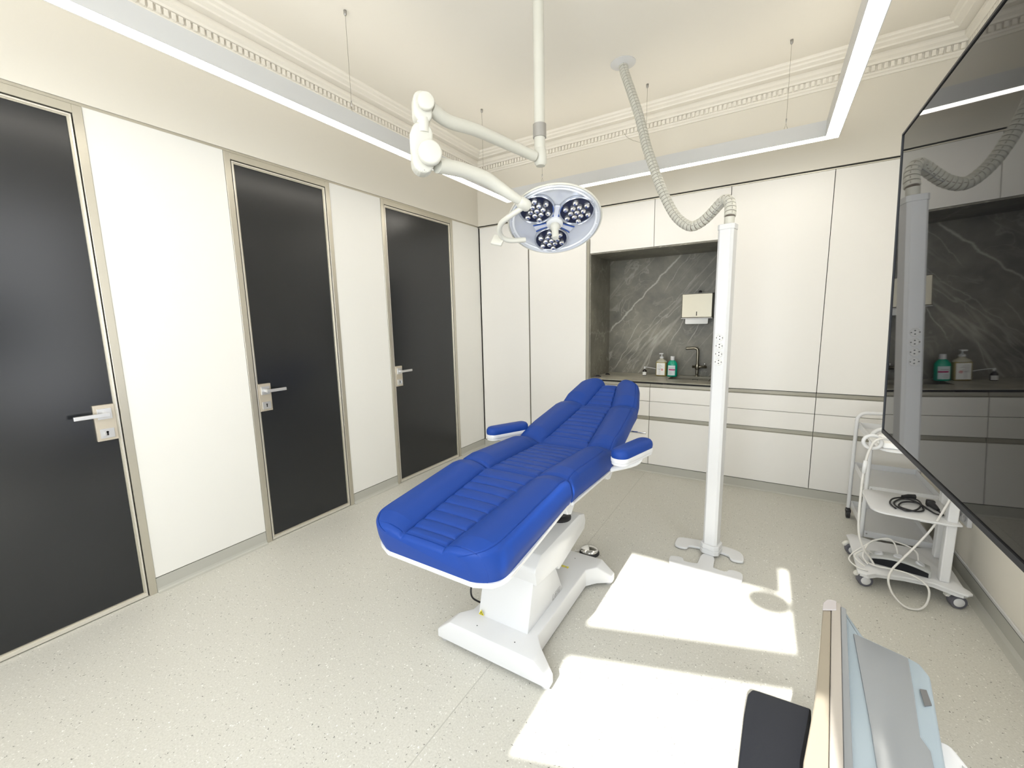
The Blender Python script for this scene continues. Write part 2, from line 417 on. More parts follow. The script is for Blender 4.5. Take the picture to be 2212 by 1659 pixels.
def make_window(idx, a, b_, bars, z0, z1):
    e = empty('window_%d' % idx, kind='structure'); f = .03
    bm = B()
    for (p, q, r, s) in [(a, a + f, z0, z1), (b_ - f, b_, z0, z1), (a, b_, z1 - f, z1), (a, b_, z0, z0 + f)] + bars:
        box(bm, p, q, -.055, -.005, r, s)
    xform(bm, wm); obj('window_frame', bm, M['white'], e)
    return e
w1 = make_window(1, u0 - .03, u1 + .03, [(u0, u1, z1, z2), (u0, u1, 1.35, zb)], .55, 2.98)
bm = B(); box(bm, 2.18, 3.062, -.42, -.40, (2.545 + .41) * te, 3.05); obj('sun_blocker_board', bm, M['paper'], w1)  # unseen board added to cut the upper edge of the sun patch
bm = B(); lathe(bm, [(0, .004), (.098, .004), (.1, 0), (.098, -.004), (0, -.004)], 40, Matrix.Translation((3.01, -.30, 2.73 * te)) @ Matrix.Rotation(PI / 2, 4, 'X'), 1, .78)
tube(bm, [(3.01, -.3, 2.73 * te + .07), (3.01, -.3, 3.2)], .0015, 6)
obj('shadow_disc', bm, M['white'], w1)  # made-up disc, unseen, only casts the round shadow in the sun patch
fill_win2 = make_window(2, uL0 - .001, uL1 + .001, [((uL0 + uL1) / 2 - .03, (uL0 + uL1) / 2 + .03, .9, 2.95)], .9, 2.95)  # unseen window, added as a place for fill light on the left
# made-up curtain over the added left window, keeps direct sun out
cm = bpy.data.materials.new('added_sun_curtain'); cm.use_nodes = True; t = cm.node_tree; t.nodes.clear()
o_ = N(t, 'ShaderNodeOutputMaterial'); tr = N(t, 'ShaderNodeBsdfTranslucent'); tr.inputs[0].default_value = (.85, .85, .85, 1); t.links.new(tr.outputs[0], o_.inputs[0])
bm = B(); n = 60
vs = [[bm.verts.new((uL0 - .1 + (uL1 - uL0 + .2) * i / n, .06 + .02 * math.sin(i * 1.3), z)) for z in (.75, 3.05)] for i in range(n + 1)]
for i in range(n): bm.faces.new((vs[i][0], vs[i + 1][0], vs[i + 1][1], vs[i][1]))
xform(bm, wm); obj('added_sun_curtain', bm, cm, fill_win2)
bm = B(); e3 = empty('window_3', kind='structure')  # unseen window added to brighten the left wall and door reflections
for q_ in ((W3a, W3a + .05, .55, 2.95), (W3b - .05, W3b, .55, 2.95), (W3a, W3b, 2.9, 2.95), (W3a, W3b, .55, .60), (W3a, W3b, 2.10, 2.16), ((W3a + W3b) / 2 - .03, (W3a + W3b) / 2 + .03, .55, 2.95)): box(bm, XR + .10, XR + .15, *q_)
obj('window_frame', bm, M['white'], e3)
# daylight at the first window, added fill lamps at the other two
def daylight(name, ua, ub, za, zb_, power, off, col):
    l = bpy.data.lights.new(name, 'AREA'); l.shape = 'RECTANGLE'; l.size = ub - ua; l.size_y = zb_ - za; l.energy = power; l.color = col
    o = bpy.data.objects.new(name, l); COL.objects.link(o)
    o.matrix_world = wm @ Matrix.Translation(((ua + ub) / 2, off, (za + zb_) / 2)) @ Matrix.Rotation(PI / 2, 4, 'X')
    return o
daylight('daylight', u0, u1, .6, 2.95, 66, -.09, (.86, .93, 1))
daylight('daylight', uL0, uL1, .9, 2.95, 12, .12, (1, .97, .92))  # added fill lamp on the room side of the curtain
o_ = daylight('daylight', 0, .9, .6, 2.9, 10, 0, (1, .97, .93))  # added fill lamp for the unseen right-hand window
o_.matrix_world = Matrix.Translation((XR + .09, (W3a + W3b) / 2, 1.75)) @ Matrix.Rotation(PI / 2, 4, 'Z') @ Matrix.Rotation(PI / 2, 4, 'X')

# ------------------------------------------------------------ cornice
prof = [(0, 3.148), (.012, 3.148), (.018, 3.160), (.030, 3.165), (.034, 3.172), (.034, 3.212), (.052, 3.216), (.058, 3.228), (.078, 3.238), (.078, 3.262),
        (.070, 3.266), (.070, 3.274), (.120, 3.276), (.124, 3.286), (.150, 3.296), (.156, 3.306), (.176, 3.312), (.182, 3.322), (.182, HC + .005), (0, HC + .005)]
def cornice(name, p0, p1, nrm, m0=1, m1=1):
    """run from p0 to p1 (xy), nrm points into the room, mitred ends"""
    p0 = Vector((*p0, 0)); p1 = Vector((*p1, 0)); nn = Vector((*nrm, 0)); d = (p1 - p0).normalized(); L = (p1 - p0).length
    bm = B(); a = []; c = []
    for o, z in prof:
        a.append(bm.verts.new(p0 + nn * o + d * o * m0 + Vector((0, 0, z)))); c.append(bm.verts.new(p1 + nn * o - d * o * m1 + Vector((0, 0, z))))
    for i in range(len(a) - 1): bm.faces.new((a[i], a[i + 1], c[i + 1], c[i]))
    x = .06
    while x < L - .06:
        q = p0 + d * x
        vs = []
        for dx in (0, .020):
            for oo in (.030, .052):
                for z in (3.176, 3.210): vs.append(q + d * dx + nn * oo + Vector((0, 0, z)))
        V = [bm.verts.new(v) for v in vs]
        for f in ((0, 1, 3, 2), (4, 6, 7, 5), (0, 4, 5, 1), (2, 3, 7, 6), (0, 2, 6, 4), (1, 5, 7, 3)): bm.faces.new([V[i] for i in f])
        x += .034
    o = obj(name, bm, M['ceiling']); o['kind'] = 'structure'
    return o
cornice('trim_7', (0, -1.6), (0, D), (1, 0), 0, 1)['label'] = 'moulded dentil cornice along the left wall'
cornice('trim_8', (0, D), (XR, D), (0, -1), 1, 1)['label'] = 'moulded dentil cornice along the back wall'
cornice('trim_9', (XR, D), (XR, -.3), (-1, 0), 1, 0)['label'] = 'moulded dentil cornice along the right wall'

# ------------------------------------------------------------ cabinets
FX = D                       # front plane
def cab(name, x0, x1, z0, z1, label, cat='cabinet', group=None, doors=(), drawers=(), depth=.60, rails=(), zc=None):
    group = {'tall_cabinet': 'tall cabinets along the back wall', 'wall_cabinet': 'overhead cabinets above the niche', 'base_cabinet': 'base cabinets along the back wall'}[name]
    e = empty(name, ((x0 + x1) / 2, D, z0), label, cat, group)
    ox = (x0 + x1) / 2
    def L(bm): return xform(bm, Matrix.Translation((-ox, -D, -z0)))
    bm = B(); g = .0012
    box(bm, x0 + g, x1 - g, D + .022, D + depth, z0 + .001, zc or z1 - .001)
    obj('carcass', L(bm), M['dark'] if True else M['cabinet'], e)
    for (a, b_, c, d) in doors:
        bm = B(); box(bm, a + .0018, b_ - .0018, D, D + .019, c, d, .0008, 1); obj('door', L(bm), M['cabinet'], e)
    for (a, b_, c, d) in drawers:
        bm = B(); box(bm, a + .0018, b_ - .0018, D, D + .019, c, d, .0008, 1); obj('drawer', L(bm), M['cabinet'], e)
    for (a, b_, c, d, kind) in rails:
        bm = B()
        if kind == 'h':       # recessed grip rail, slightly curved back
            prism(bm, [(D + .006, c), (D + .006, c + .002), (D + .012, c + .006), (D + .016, d - .004), (D + .021, d - .004), (D + .021, c)], 'x', a + .001, b_ - .001)
        else: box(bm, a, b_, D - .001, D + .02, c, d)
        obj('grip_rail', L(bm), M['rail'], e)
    return e
zt = HS - .022
R1a, R1b, R2a, R2b = .530, .568, .857, .8915
X = [.0, .650, 1.312, 1.976, 2.594, 3.281, XR]
cab('tall_cabinet', .013, .658, PT, zt, 'tall white cabinet in the left back corner, plain full height door', doors=[(.013, .650, PT + .002, zt)], rails=[(.651, .657, PT, zt, 'v')])
cab('tall_cabinet', .661, 1.355, PT, zt, 'tall white cabinet directly left of the marble niche', doors=[(.661, 1.320, PT + .002, zt)],
    rails=[(1.322, 1.354, PT, zt, 'v')])
ZN = 2.165
cab('wall_cabinet', 1.357, 1.976, ZN, zt, 'white overhead cabinet above the left half of the marble niche', doors=[(1.357, 1.976, ZN + .002, zt)], depth=.6)
cab('wall_cabinet', 1.977, 2.594, ZN, zt, 'white overhead cabinet above the right half of the marble niche', doors=[(1.977, 2.594, ZN + .002, zt)], depth=.6)
zj = .717
def low(x0, x1, label, top, zc=None):
    cab('base_cabinet', x0, x1, PT, .8915, label, drawers=[(x0, x1, zj + .002, .852), (x0, x1, R1b + .002, zj - .002), (x0, x1, PT + .002, R1a - .001)],
        rails=[(x0, x1, R1a, R1b, 'h')] + ([(x0, x1, .855, .8905, 'h')] if top else [(x0, x1, .855, .8905, 'h')]), zc=zc)
low(1.357, 1.976, 'white base cabinet with three drawers under the left part of the stone worktop', True)
low(1.977, 2.594, 'white base cabinet with three drawers under the sink, behind the power column', True, .72)
low(2.595, 3.281, 'white base cabinet with three drawers between the power column and the trolleys', False)
low(3.282, XR - .002, 'white base cabinet with three drawers in the right back corner behind the trolleys', False)
cab('tall_cabinet', 2.595, 3.281, .892, zt, 'large white cupboard door just right of the power column', doors=[(2.595, 3.281, R2b + .002, zt)])
cab('tall_cabinet', 3.282, XR - .002, .892, zt, 'large white cupboard door beside the black screen', doors=[(3.282, XR - .002, R2b + .002, zt)])
# worktop with a real cut-out for the sink
SX0, SX1, SY0, SY1 = 2.085, 2.47, 4.30, 4.60
bm = B()
x0, x1 = 1.360, 2.535
for (a, b_, c, d) in ((x0, SX0, D - .002, NB - .024), (SX1, x1, D - .002, NB - .024), (SX0, SX1, D - .002, SY0), (SX0, SX1, SY1, NB - .024)): box(bm, a, b_, c, d, .9058, .912)
for (a, b_, c, d) in ((x0, SX0, D + .005, NB - .024), (SX1, x1, D + .005, NB - .024), (SX0, SX1, D + .005, SY0), (SX0, SX1, SY1, NB - .024)): box(bm, a, b_, c, d, .8925, .9057, mi=1)
tag(obj('worktop', bm, [M['worktop'], M['dark']]), 'thin grey stone worktop in the niche above the base cabinets', 'worktop')
# niche lining
bm = B()
box(bm, 1.358, 2.517, NB - .022, NB - .002, .913, ZN); box(bm, 1.357, 1.369, D + .001, NB - .022, .913, ZN); box(bm, 2.517, 2.592, D + .001, NB - .002, .913, ZN)
box(bm, 1.369, 2.517, D + .001, NB - .022, ZN - .012, ZN - .0005)
tag(obj('stone_splashback', bm, M['marble']), 'dark grey marble lining of the niche with white diagonal veins', 'splashback')

# sink
bm = B(); t_ = .004
box(bm, SX0 + .004, SX1 - .004, SY0 + .004, SY1 - .004, .738, .742)
for (a, b_, c, d) in ((SX0 + .004, SX0 + .008, SY0 + .004, SY1 - .004), (SX1 - .008, SX1 - .004, SY0 + .004, SY1 - .004), (SX0 + .008, SX1 - .008, SY0 + .004, SY0 + .008), (SX0 + .008, SX1 - .008, SY1 - .008, SY1 - .004)):
    box(bm, a, b_, c, d, .742, .914)
e = tag(obj('sink', bm, M['steel']), 'square stainless steel sink sunk in the stone worktop', 'sink')
bm = B(); box(bm, 2.285, 2.335, SY1 - .010, SY1 - .008, .868, .886); box(bm, 2.290, 2.330, SY1 - .0115, SY1 - .010, .871, .883, mi=1); obj('overflow_slot', bm, [M['dark'], M['steel']], e)
# faucet
fy = 4.635
e = empty('faucet', (2.318, fy, .9125), 'brushed steel L shaped kitchen faucet standing behind the sink', 'faucet')
bm = B(); lathe(bm, [(0, 0), (.027, 0), (.027, .006), (.014, .008), (.014, .012)], 24); tube(bm, smoothpath([(0, 0, .01), (0, 0, .15), (0, 0, .25), (-.006, 0, .278), (-.03, 0, .290), (-.06, 0, .290), (-.115, -.0, .286)], 6), .0135, 16)
obj('spout', bm, M['steel'], e, smooth=True)
bm = B(); tube(bm, [(-.047, 0, .098), (.088, 0, .098)], .0125, 16); lathe(bm, [(.019, .070), (.021, .075), (.021, .120), (.019, .125)], 20); obj('mixer_bar', bm, M['steel'], e, smooth=True)
bm = B(); tube(bm, [(.066, 0, .108), (.070, -.004, .130)], .006, 10); lathe(bm, [(0, .120), (.008, .122), (.010, .130), (.008, .138), (0, .140)], 12, Matrix.Translation((.070, -.004, 0))); obj('lever', bm, M['chrome'], e, smooth=True)
# paper towel dispenser
e = empty('towel_dispenser', (2.30, 4.62, 1.50), 'steel paper towel dispenser on the marble above the faucet', 'towel dispenser')
bm = B(); box(bm, -.142, .142, -.062, .055, .012, .250, .006, 3); obj('housing', bm, M['steel'], e)
bm = B(); box(bm, -.146, .146, -.058, .055, .002, .0118, .002, 1); obj('bottom_edge', bm, M['greymetal'], e); bm = B(); box(bm, -.146, .146, -.058, .055, .2502, .254, .001, 1); obj('top_edge', bm, M['greymetal'], e)
bm = B(); box(bm, -.004, .004, -.0632, -.0622, .032, .072); obj('viewing_slot', bm, M['dark'], e)
bm = B(); lathe(bm, [(0, .254), (.013, .254), (.015, .262), (.012, .278), (0, .282)], 16, Matrix.Translation((.018, -.01, 0))); obj('lock_knob', bm, M['rubber'], e, smooth=True)
bm = B(); n = 20
for yy, zo in ((-.048, 0), (-.040, .008)):
    lo = [bm.verts.new((-.105 + .21 * i / n, yy - .004 * math.sin(i * .7), -.050 + zo + (.004 if i in (0, n) else 0))) for i in range(n + 1)]
    hi = [bm.verts.new((-.105 + .21 * i / n, yy, .004 + .006 * math.sin(PI * i / n))) for i in range(n + 1)]
    for i in range(n): bm.faces.new((lo[i], lo[i + 1], hi[i + 1], hi[i]))
obj('paper_sheet', bm, M['paper'], e)

# bottles
def bottle_mesh(prof, sx=1, sy=1, seg=28): return lathe(B(), prof, seg, None, sx, sy)
e = empty('soap_bottle', (1.985, 4.535, .913), 'large amber pump bottle of liquid soap with a white label on the worktop', 'bottle', 'bottles on the worktop')
bm = B(); box(bm, -.052, .052, -.036, .036, 0, .150, .012, 3); obj('body', bm, M['amber'], e, angle=40)
bm = B(); lathe(bm, [(.055, .1455), (.055, .150), (.045, .163), (.022, .176), (.018, .186), (0, .186)], 28, None, 1, .72); obj('shoulder', bm, mat('clear_shoulder', (.45, .43, .34), .25), e, smooth=True)
bm = B(); lathe(bm, [(0, .186), (.020, .186), (.020, .200), (.011, .206), (.006, .212), (.006, .226), (.010, .228), (.010, .236), (0, .237)], 20); box(bm, -.019, .019, -.040, .008, .230, .241, .003, 2); obj('pump', bm, M['whitegloss'], e, angle=40)
bm = B(); box(bm, -.042, .040, -.0372, -.0362, .012, .138); lb = obj('label', bm, M['label'], e)
bm = B()
for i in range(7): box(bm, -.034, -.034 + .03 + .02 * ((i * 7) % 3) / 2, -.0376, -.0373, .122 - i * .009, .1245 - i * .009)
for i in range(6): box(bm, -.022, -.002, -.0376, -.0373, .022 + i * .010, .0245 + i * .010)
obj('print', bm, M['print'], lb)
bm = B(); lathe(bm, [(.007, 0), (.0105, 0), (.0105, .0006), (.007, .0006)], 20, Matrix.Translation((.014, -.0373, .070)) @ Matrix.Rotation(PI / 2, 4, 'X')); box(bm, .011, .017, -.0378, -.0374, .066, .074); obj('red_emblem', bm, M['red'], lb)
e = empty('disinfectant_bottle', (2.093, 4.535, .913), 'green disinfectant bottle with white cap beside the amber soap bottle', 'bottle', 'bottles on the worktop')
bm = B(); lathe(bm, [(0, 0), (.046, 0), (.05, .006), (.05, .115), (.047, .135), (.034, .158), (.019, .168), (.017, .172), (0, .172)], 28, None, 1, .72); obj('body', bm, M['green'], e, smooth=True)
bm = B(); lathe(bm, [(0, .170), (.021, .170), (.021, .208), (.019, .210), (0, .210)], 24); obj('cap', bm, M['whitegloss'], e, angle=40)
bm = B(); n = 10
def curved_label(bm, a0, a1, r, sy, z0, z1):
    vs = [[bm.verts.new((r * math.sin(a0 + (a1 - a0) * i / n), -r * sy * math.cos(a0 + (a1 - a0) * i / n), z)) for z in (z0, z1)] for i in range(n + 1)]
    for i in range(n): bm.faces.new((vs[i][0], vs[i + 1][0], vs[i + 1][1], vs[i][1]))
curved_label(bm, -.85, .70, .0508, .72, .014, .116); lb = obj('label', bm, mat('pale_label', (.62, .70, .72), .5), e)
bm = B(); curved_label(bm, -.60, .68, .0512, .72, .066, .079); obj('magenta_band', bm, M['magenta'], lb)
bm = B()
for i in range(5): curved_label(bm, -.6, -.0 + .1 * (i % 3), .0512, .72, .024 + i * .007, .0262 + i * .007)
curved_label(bm, -.6, .4, .0512, .72, .088, .093); obj('print', bm, M['print'], lb)
e = empty('dropper_bottle', (1.818, 4.51, .913), 'small dark bottle with a long white spray nozzle left of the soap bottle', 'bottle', 'bottles on the worktop')
bm = B(); lathe(bm, [(0, 0), (.020, 0), (.022, .003), (.022, .045), (.018, .056), (.009, .064), (.009, .070), (0, .070)], 24); obj('body', bm, M['amberglass'], e, smooth=True)
bm = B(); n = 10; curved_label(bm, -1.1, 1.1, .0226, 1, .006, .040); obj('label', bm, M['label'], e)
bm = B(); lathe(bm, [(0, .070), (.010, .070), (.010, .086), (.008, .094), (0, .096)], 20); tube(bm, smoothpath([(0, 0, .088), (.03, -.01, .090), (.08, -.02, .085), (.122, -.03, .078)], 4), .0032, 8); obj('nozzle', bm, M['whitegloss'], e, smooth=True)
bm = B(); lathe(bm, [(0, 0), (.020, 0), (.024, .004), (.02, .012), (.01, .018), (0, .019)], 16, Matrix.Translation((1.44, 4.42, .913)), 1.1, .6)
tube(bm, [(1.455, 4.42, .914), (1.468, 4.415, .912)], .004, 8)
tag(obj('drain_plug', bm, M['dark'], None, smooth=True), 'small black stopper lying on the left part of the worktop', 'stopper')
e = empty('instrument_dish', (1.408, 4.20, .913), 'small dark glass dish in the left front corner of the worktop', 'dish')
bm = B(); lathe(bm, [(0, 0), (.030, 0), (.036, .012), (.034, .013), (.028, .004), (0, .004)], 4, Matrix.Rotation(PI / 4, 4, 'Z'), 1.15, 1.0); obj('dish', bm, mat('smoked_glass', (.10, .09, .10), .2), e)
bm = B(); tube(bm, [(-.022, 0, .014), (0, .004, .018), (.022, 0, .014)], .006, 8); obj('lid', bm, M['rubber'], e)

# ------------------------------------------------------------ power column
rz = math.radians(-11.5); pc = (2.690, 2.782)
e = empty('power_column', (pc[0], pc[1], 0), 'tall slim white floor column with four sockets and a hose rising to the ceiling', 'power column')
Rz = Matrix.Rotation(rz, 4, 'Z')
bm = B(); hw, hd, c = .0415, .043, .011
prism(bm, [(-hw + c, -hd), (hw - c, -hd), (hw, -hd + c), (hw, hd - c), (hw - c, hd), (-hw + c, hd), (-hw, hd - c), (-hw, -hd + c)], 'z', .06, 2.005)
xform(bm, Rz); obj('pole', bm, M['whitegloss'], e)
bm = B(); box(bm, -.029, .029, -hd - .0025, -hd + .001, .08, 2.0, .001, 1); xform(bm, Rz); obj('front_cover', bm, M['white'], e)
bm = B(); hw2 = hw + .004; hd2 = hd + .004; c = .014
prism(bm, [(-hw2 + c, -hd2), (hw2 - c, -hd2), (hw2, -hd2 + c), (hw2, hd2 - c), (hw2 - c, hd2), (-hw2 + c, hd2), (-hw2, hd2 - c), (-hw2, -hd2 + c)], 'z', 2.0, 2.030, .002, 1)
xform(bm, Rz); obj('top_cap', bm, M['white'], e)
bm = B(); lathe(bm, [(0, 2.03), (.027, 2.03), (.027, 2.072), (0, 2.072)], 24, Matrix.Translation((.005, 0, 0))); obj('hose_socket', bm, M['cream'], e, angle=40)
bm = B(); hw3, hd3, c = .055, .058, .020
pl8 = [(-hw3 + c, -hd3), (hw3 - c, -hd3), (hw3, -hd3 + c), (hw3, hd3 - c), (hw3 - c, hd3), (-hw3 + c, hd3), (-hw3, hd3 - c), (-hw3, -hd3 + c)]
prism(bm, pl8, 'z', .052, .082, .004, 2); prism(bm, [(x * 1.02, y * 1.02) for x, y in pl8], 'z', .019, .048, .003, 1)
prism(bm, [(x * .93, y * .93) for x, y in pl8], 'z', .04, .06)
xform(bm, Rz); obj('collar', bm, M['whitegloss'], e)
front = [(2.477, 2.540), (2.473, 2.593), (2.481, 2.610), (2.544, 2.623), (2.556, 2.600), (2.561, 2.578), (2.630, 2.592), (2.636, 2.60), (2.640, 2.74), (2.72, 2.74), (2.722, 2.60), (2.726, 2.590), (2.794, 2.578), (2.803, 2.620), (2.856, 2.623), (2.882, 2.602), (2.878, 2.506), (2.861, 2.476), (2.763, 2.440), (2.660, 2.432), (2.560, 2.462), (2.496, 2.507)]
back = [(2.470, 2.776), (2.471, 2.853), (2.497, 2.881), (2.618, 2.899), (2.709, 2.898), (2.816, 2.881), (2.866, 2.851), (2.880, 2.768), (2.867, 2.741), (2.803, 2.739), (2.795, 2.790), (2.732, 2.801), (2.603, 2.794), (2.556, 2.790), (2.552, 2.749), (2.506, 2.739), (2.476, 2.756)]
def rel(p, o=pc): return [(a - o[0], b_ - o[1]) for a, b_ in p]
def chaikin(p, n=1):
    for _ in range(n): p = [q_ for a_, b_ in zip(p, p[1:] + p[:1]) for q_ in ((.75 * a_[0] + .25 * b_[0], .75 * a_[1] + .25 * b_[1]), (.25 * a_[0] + .75 * b_[0], .25 * a_[1] + .75 * b_[1]))]
    return p
for i, p in enumerate((front, back)):
    bm = B(); prism(bm, chaikin(rel(p), 2), 'z', .004, .0185, .003, 2); obj('foot_plate', bm, M['whitegloss'], e)
for i in range(4):
    zc = 1.387 - i * .0475
    m = Rz @ Matrix.Translation((-.0, -hd - .0025, zc)) @ Matrix.Rotation(PI / 2, 4, 'X')
    if i in (0, 2):
        bm = B(); box(bm, -.0285, .0285, -hd - .0034, -hd - .0024, zc - .0245 - .0475, zc + .0245, .0004, 1); xform(bm, Rz); obj('socket_frame', bm, M['white'], e)
    bm = B(); lathe(bm, [(0, .001), (.0165, .001), (.0185, .0045), (.0205, .0045), (.0215, .001), (.0215, 0)], 32, m)
    s_ = obj('socket', bm, M['grey'] if False else mat('socket_plastic', (.70, .70, .68), .3), e, angle=40)
    bm = B()
    for (dx, dy, r) in ((0, .0085, .0032), (0, -.0085, .0032), (.0165, 0, .0026), (-.0165, 0, .0026)):
        lathe(bm, [(0, .0030 if r < .003 else .0018), (r, .0030 if r < .003 else .0018), (r, .0005)], 12, m @ Matrix.Translation((dx, dy, .003 if r < .003 else 0)))
    obj('contacts', bm, M['dark'], s_)
# ribbed hose and its ceiling rose
HP = [(1.918, 3.250, HC - .012), (1.930, 3.240, 3.27), (1.952, 3.224, 3.21), (1.998, 3.197, 3.091), (2.051, 3.171, 2.947), (2.096, 3.144, 2.807), (2.131, 3.118, 2.686), (2.171, 3.092, 2.580), (2.217, 3.065, 2.460), (2.271, 3.039, 2.332), (2.345, 3.013, 2.192), (2.410, 2.986, 2.117), (2.470, 2.960, 2.082), (2.535, 2.933, 2.099), (2.588, 2.907, 2.138), (2.632, 2.881, 2.176), (2.662, 2.854, 2.188), (2.686, 2.828, 2.166), (2.696, 2.801, 2.118), (2.697, 2.785, 2.074)]
path = smoothpath(HP, 24)
cum = [0]
for a, b_ in zip(path, path[1:]): cum.append(cum[-1] + (b_ - a).length)
def at(s):
    s = max(0, min(cum[-1] - 1e-6, s))
    lo = max(i for i in range(len(cum)) if cum[i] <= s); lo = min(lo, len(path) - 2)
    return path[lo].lerp(path[lo + 1], (s - cum[lo]) / max(1e-9, cum[lo + 1] - cum[lo]))
e = empty('ceiling_hose', (1.918, 3.25, HC), 'ribbed cream cable hose hanging from the ceiling to the power column', 'hose')
def reloc(bm, o): return xform(bm, Matrix.Translation([-v for v in o]))
oo = (1.918, 3.25, HC)
bm = B(); tube(bm, path[::6], .0268, 16); reloc(bm, oo); obj('core', bm, M['chalk'], e, smooth=True)
bm = B(); nseg = 74; L = cum[-1]; st = L / nseg
upv = None
for i in range(nseg):
    s0, s1 = i * st + .0015, (i + 1) * st - .0020
    pts = [at(s0), at((s0 + s1) / 2), at(s1)]
    tube(bm, [pts[0], pts[0].lerp(pts[1], .3), pts[1], pts[1].lerp(pts[2], .7), pts[2]], lambda u: .0300 + .0022 * u - (.0022 if u > .9 else 0), 20)
reloc(bm, oo); obj('segments', bm, M['cream'], e, angle=50)
bm = B(); cnt = 0
for i in range(0, nseg):
    s0, s1 = (i + .25) * st, (i + .75) * st; p, q = at(s0), at(s1); d = (q - p).normalized()
    vd = (Vector((2.92, 0, 1.5)) - p); off = Vector((.35, -.94, 0)); off = (off - d * off.dot(d)).normalized() * .0325
    tube(bm, [p + off, q + off], .0011, 6)
reloc(bm, oo); obj('seam', bm, M['chalk'], e)
bm = B(); lathe(bm, [(.030, HC - .018), (.036, HC - .016), (.060, HC - .008), (.088, HC - .004), (.088, HC - .0005), (0, HC - .0005)], 40, Matrix.Translation((1.918, 3.25, 0))); reloc(bm, oo); obj('ceiling_rose', bm, M['whitegloss'], e, angle=40)
bm = B(); tube(bm, smoothpath([(2.50, 2.93, 2.088), (2.57, 2.89, 2.10), (2.62, 2.86, 2.14), (2.655, 2.835, 2.165), (2.672, 2.80, 2.168), (2.680, 2.79, 2.150)], 5), .0018, 6); reloc(bm, oo); obj('thin_wire', bm, M['print'], e)

# ------------------------------------------------------------ suspended LED frame
ZL = 2.670; HL = .097
li, lo_, bi, bo, ri, ro, fi, fo = .739, .650, 3.596, 3.675, 3.170, 3.247, -1.02, -1.10
fi, fo = -.30, -.38
fr = .008
e = empty('led_frame_light', (2, 1.6, ZL), 'suspended rectangular white LED strip light glowing below the ceiling', 'light')
o3 = (2, 1.6, ZL)
def band(bm, a, b_, z0, z1):   # rectangle ring between outer and inner offsets
    X0, X1, Y0, Y1 = lo_ + a, ro - a, fo + a, bo - a; x0, x1, y0, y1 = lo_ + b_, ro - b_, fo + b_, bo - b_
    V = [[bm.verts.new((x, y, z)) for x, y in q] for z in (z0, z1) for q in (((X0, Y0), (X1, Y0), (X1, Y1), (X0, Y1)), ((x0, y0), (x1, y0), (x1, y1), (x0, y1)))]
    ob, ib, ot, it = V
    for i in range(4):
        j = (i + 1) % 4
        for q in ((ob[i], ob[j], ib[j], ib[i]), (ot[i], it[i], it[j], ot[j]), (ob[i], ot[i], ot[j], ob[j]), (ib[i], ib[j], it[j], it[i])): bm.faces.new(q)
wd = .079
bm = B(); band(bm, 0, .004, ZL, ZL + HL); band(bm, wd - .004, wd, ZL, ZL + HL); band(bm, 0.004, wd - .004, ZL + HL - .004, ZL + HL); reloc(bm, o3); obj('profile', bm, M['profile'], e)
bm = B(); band(bm, .0045, wd - .0045, ZL + .001, ZL + .004); reloc(bm, o3); obj('diffuser', bm, M['led'], e)
bm = B(); band(bm, .010, wd - .010, ZL + HL + .0004, ZL + HL + .003); reloc(bm, o3); obj('upper_diffuser', bm, M['ledup'], e)
for (x, y) in ((.790, 1.840), (.794, 3.215), (1.067, 3.474 + .15), (2.0, 3.474 + .15), (2.943, 3.474 + .15), (3.205, 2.6), (3.205, 1.0), (.70, .3)):
    x = .696 if x < .8 else x
    bm = B(); zc = ZL + HL
    lathe(bm, [(0, HC - .03), (.005, HC - .028), (.009, HC - .020), (.009, HC - .001), (0, HC - .001)], 14, Matrix.Translation((x, y, 0)))
    reloc(bm, o3); obj('wire_fixing', bm, M['greymetal'], e, smooth=True); bm = B()
    lathe(bm, [(0, zc + .045), (.004, zc + .047), (.004, zc + .075), (0, zc + .078)], 10, Matrix.Translation((x, y, 0)))
    reloc(bm, o3); obj('wire_gripper', bm, M['greymetal'], e, smooth=True)
    bm = B(); tube(bm, [(x, y, zc + .04), (x, y, HC - .02)], .0011, 6); tube(bm, [(x - .012, y, zc), (x, y, zc + .045), (x + .012, y, zc)], .0016, 6)
    reloc(bm, o3); obj('wire', bm, M['steel'], e)
bm = B(); tube(bm, smoothpath([(2.0, 3.62, ZL + .22), (1.96, 3.60, ZL + .235), (1.90, 3.58, ZL + .26), (1.85, 3.58, ZL + .30), (1.83, 3.58, ZL + .34)], 6), .0013, 6); reloc(bm, o3); obj('wire', bm, M['steel'], e)

# ------------------------------------------------------------ surgical light
PX, PY = 1.912, 1.95
lamp = empty('surgical_light', (PX, PY, HC), 'white ceiling mounted surgical light with round head and jointed arms', 'surgical light')
o4 = (PX, PY, HC)
def lobj(name, bm, m, parent=None, **kw): return obj(name, reloc(bm, o4), m, parent or lamp, **kw)
bm = B(); lathe(bm, [(0, HC - .0005), (.13, HC - .0005), (.13, HC - .04), (.11, HC - .06), (.045, HC - .065)], 40, Matrix.Translation((PX, PY, 0))); lobj('ceiling_canopy', bm, M['cream'], angle=40)
bm = B(); tube(bm, [(PX, PY, HC - .03), (PX, PY, 2.44)], .0262, 28); lobj('pole', bm, M['cream'], angle=40)
bm = B(); tube(bm, [(PX, PY, 2.452), (PX, PY, 2.392)], .0325, 28); lobj('grey_collar', bm, M['greymetal'], angle=40)['label'] = 'grey metal collar'
bm = B(); tube(bm, [(PX, PY, 2.42), (PX, PY, 2.325)], .027, 24)
tube(bm, [(PX, PY, 2.350), (PX, PY, 2.335), (PX + .004, PY, 2.275), (PX + .004, PY, 2.262)], lambda u: .031 if .1 < u < .9 else .022, 20); lobj('pivot', bm, M['cream'], angle=40)
H1 = Vector((1.776, 1.270, 2.31))
